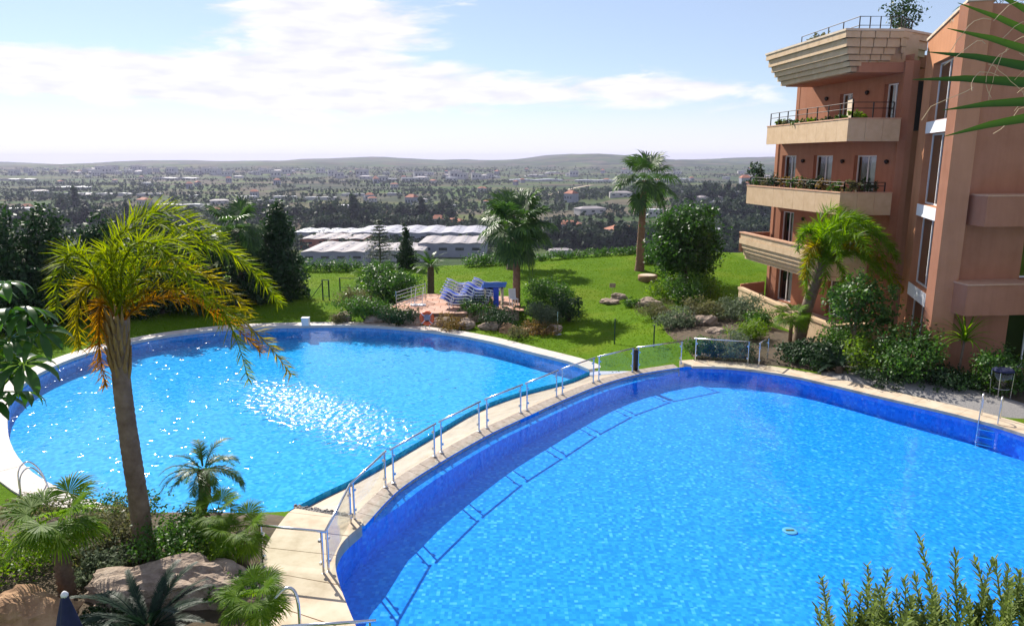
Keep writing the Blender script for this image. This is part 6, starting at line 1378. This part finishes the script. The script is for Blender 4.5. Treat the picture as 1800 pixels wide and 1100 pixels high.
def schefflera():
    t = thing('schefflera_tree', 'schefflera with drooping finger-like leaves at the left edge', 'tree', (-6.3, 7.2, 0))
    MB().tube(spline([Vector((0, 0, -.2)), Vector((.05, 0, 3)), Vector((-.05, .1, 6)), Vector((.1, 0, 8.2))], 5), .09, 8).build('trunk', M['trunk_grey'], t, True)
    ms = []
    for k in range(3):
        gg = random.Random(700 + k); V = []; Q = []
        for i in range(9):
            a = 2 * math.pi * i / 9 + gg.uniform(-.15, .15); L = .30 * gg.uniform(.8, 1.1); W = .075; P = []
            for j in range(6):
                s = j / 5; e = .25 - 1.55 * s ** 1.3; P.append((P[-1] if P else Vector((math.cos(a) * .03, math.sin(a) * .03, 0))) + (Vector((math.cos(a) * math.cos(e), math.sin(a) * math.cos(e), math.sin(e))) * L / 5 if j else Vector((0, 0, 0))))
            S = Vector((-math.sin(a), math.cos(a), 0)); k0 = len(V); ws = [.12, .55, .95, 1.0, .8, .15]
            for j in range(6): V += [tuple(P[j] - S * W * ws[j] * .5 + Vector((0, 0, .012))), tuple(P[j]), tuple(P[j] + S * W * ws[j] * .5 + Vector((0, 0, .012)))]
            for j in range(5): Q += [(k0 + 3 * j, k0 + 3 * j + 1, k0 + 3 * j + 4, k0 + 3 * j + 3), (k0 + 3 * j + 1, k0 + 3 * j + 2, k0 + 3 * j + 5, k0 + 3 * j + 4)]
        b = MB().tube([(0, 0, -.02), (0, 0, .02)], .012, 5); me = mesh_np('leaf', V, Q); me.materials.append(M['schefflera']); ms.append(me)
    gg = random.Random(55); stems = MB()
    for i, (px, py, Y) in enumerate([(20, 545, 6.6), (48, 552, 6.7), (70, 585, 6.6), (8, 498, 6.5), (15, 600, 6.4), (40, 640, 6.5), (5, 660, 6.6), (30, 690, 6.4), (-20, 560, 6.8), (-30, 620, 6.6), (-15, 705, 6.5), (-40, 520, 6.9), (-60, 660, 7), (-60, 580, 7.2)] + [(gg.uniform(-260, -40), gg.uniform(430, 760), gg.uniform(6.8, 8)) for _ in range(16)]):
        p = atd(px, py, Y) - Vector((-6.3, 7.2, 0)); o = link('leaf', ms[i % 3], None, t); o.location = p; o.rotation_euler = (gg.uniform(-.35, .35), gg.uniform(-.35, .35), gg.uniform(0, 6.28)); s = gg.uniform(.9, 1.2); o.scale = (s, s, s)
        stems.tube([p, p * .6 + Vector((0, 0, p.z * .35 - .25)), Vector((0, 0, p.z - .45))], [.008, .012, .02], 5)
    stems.build('branch', M['frond_bright'], t)
schefflera()
def near_fan_palm():
    t = thing('near_fan_palm', 'fan palm leaf with curling fibres reaching in at the top right', 'palm tree', (3.7, 3.1, 0))
    palm_trunk([Vector((0, 0, -.2)), Vector((.05, 0, 3)), Vector((.02, 0, 6)), Vector((0, 0, 9.0))], .22, .17, 14, 26, .05, 3).build('trunk', M['trunk'], t, True)
    def leaf(hub, aim, nrm, L, seg, span, seed, fibres):
        gg = random.Random(seed); T = aim.normalized(); S = nrm.cross(T).normalized(); U = T.cross(S).normalized(); V = []; Q = []
        for i in range(seg):
            a = -span / 2 + span * (i + .5) / seg; D = (T * math.cos(a) + S * math.sin(a)).normalized(); Wd = (S * math.cos(a) - T * math.sin(a)); rr = L * gg.uniform(.85, 1.05); w = .5 * span / seg * L * .36
            pts = [(0, .12), (.35, .8), (.55, 1), (.8, .6), (1, .06)]; k0 = len(V)
            for s, ws in pts:
                p = hub + D * rr * s + Vector((0, 0, -.16 * s * s * rr)); V += [tuple(p - Wd * w * ws), tuple(p - U * w * ws * .55), tuple(p + Wd * w * ws)]
            for j in range(4): Q += [(k0 + 3 * j, k0 + 3 * j + 1, k0 + 3 * j + 4, k0 + 3 * j + 3), (k0 + 3 * j + 1, k0 + 3 * j + 2, k0 + 3 * j + 5, k0 + 3 * j + 4)]
        o = link('frond', mesh_np('frond', V, Q), M['frond_dark'], t)
        MB().tube([Vector((0, 0, 8.8)), (Vector((0, 0, 8.8)) + hub) / 2 + Vector((0, 0, .1)), hub], [.03, .022, .016], 7).build('petiole', M['frond_bright'], o)
        fb = MB()
        for i in range(fibres):
            a = gg.uniform(-.5, .5) * span; s = gg.uniform(.35, .8); p = hub + (T * math.cos(a) + S * math.sin(a)) * L * s; q = [p]; d = Vector((gg.uniform(-1, .3), gg.uniform(-.3, .3), gg.uniform(-.6, .6))).normalized()
            for j in range(7): d = (d + Vector((gg.uniform(-.5, .5), gg.uniform(-.4, .4), -.28 + gg.uniform(-.3, .3)))).normalized(); q.append(q[-1] + d * .026)
            fb.tube(q, .0011, 4, False)
        if fibres: fb.build('fibre', M['fibre'], o)
    o_ = Vector((3.7, 3.1, 0))
    leaf(atd(2030, 195, 2.6) - o_, Vector((-.86, -.05, .50)), Vector((.05, -.95, .25)), .92, 10, R(62), 1, 36)
    leaf(Vector((.5, .3, 9.6)), Vector((.8, .3, .3)), Vector((-.3, 0, 1)), .9, 22, R(150), 2, 0); leaf(Vector((.1, .7, 9.7)), Vector((.1, .9, .3)), Vector((0, -.3, 1)), .9, 22, R(150), 3, 0)
    leaf(Vector((.2, -.7, 9.5)), Vector((.2, -.9, .1)), Vector((0, .2, 1)), .9, 22, R(150), 4, 0); leaf(Vector((.1, .1, 9.95)), Vector((.2, 0, 1)), Vector((-1, 0, .2)), .9, 22, R(150), 5, 0)
near_fan_palm()
# ------------------------------------------------------------ the hazy air over the plain
hz = MB().add([(x, y, z) for x in (-12000, 12000) for y in (-60, 8000) for z in (-80, 32)], [(0, 1, 3, 2), (4, 6, 7, 5), (0, 4, 5, 1), (2, 3, 7, 6), (0, 2, 6, 4), (1, 5, 7, 3)])
hm = bpy.data.materials.new('haze'); hm.use_nodes = True; nt = hm.node_tree
for n_ in list(nt.nodes):
    if n_.type != 'OUTPUT_MATERIAL': nt.nodes.remove(n_)
pv = nt.nodes.new('ShaderNodeVolumePrincipled'); pv.inputs['Color'].default_value = (0.66, 0.66, 0.92, 1); pv.inputs['Density'].default_value = HAZE; pv.inputs['Anisotropy'].default_value = 0.2
nt.links.new(pv.outputs[0], nt.nodes['Material Output'].inputs['Volume'])
tag(hz.build('haze', hm), 'thin bluish haze over the plain', 'haze', kind='stuff')
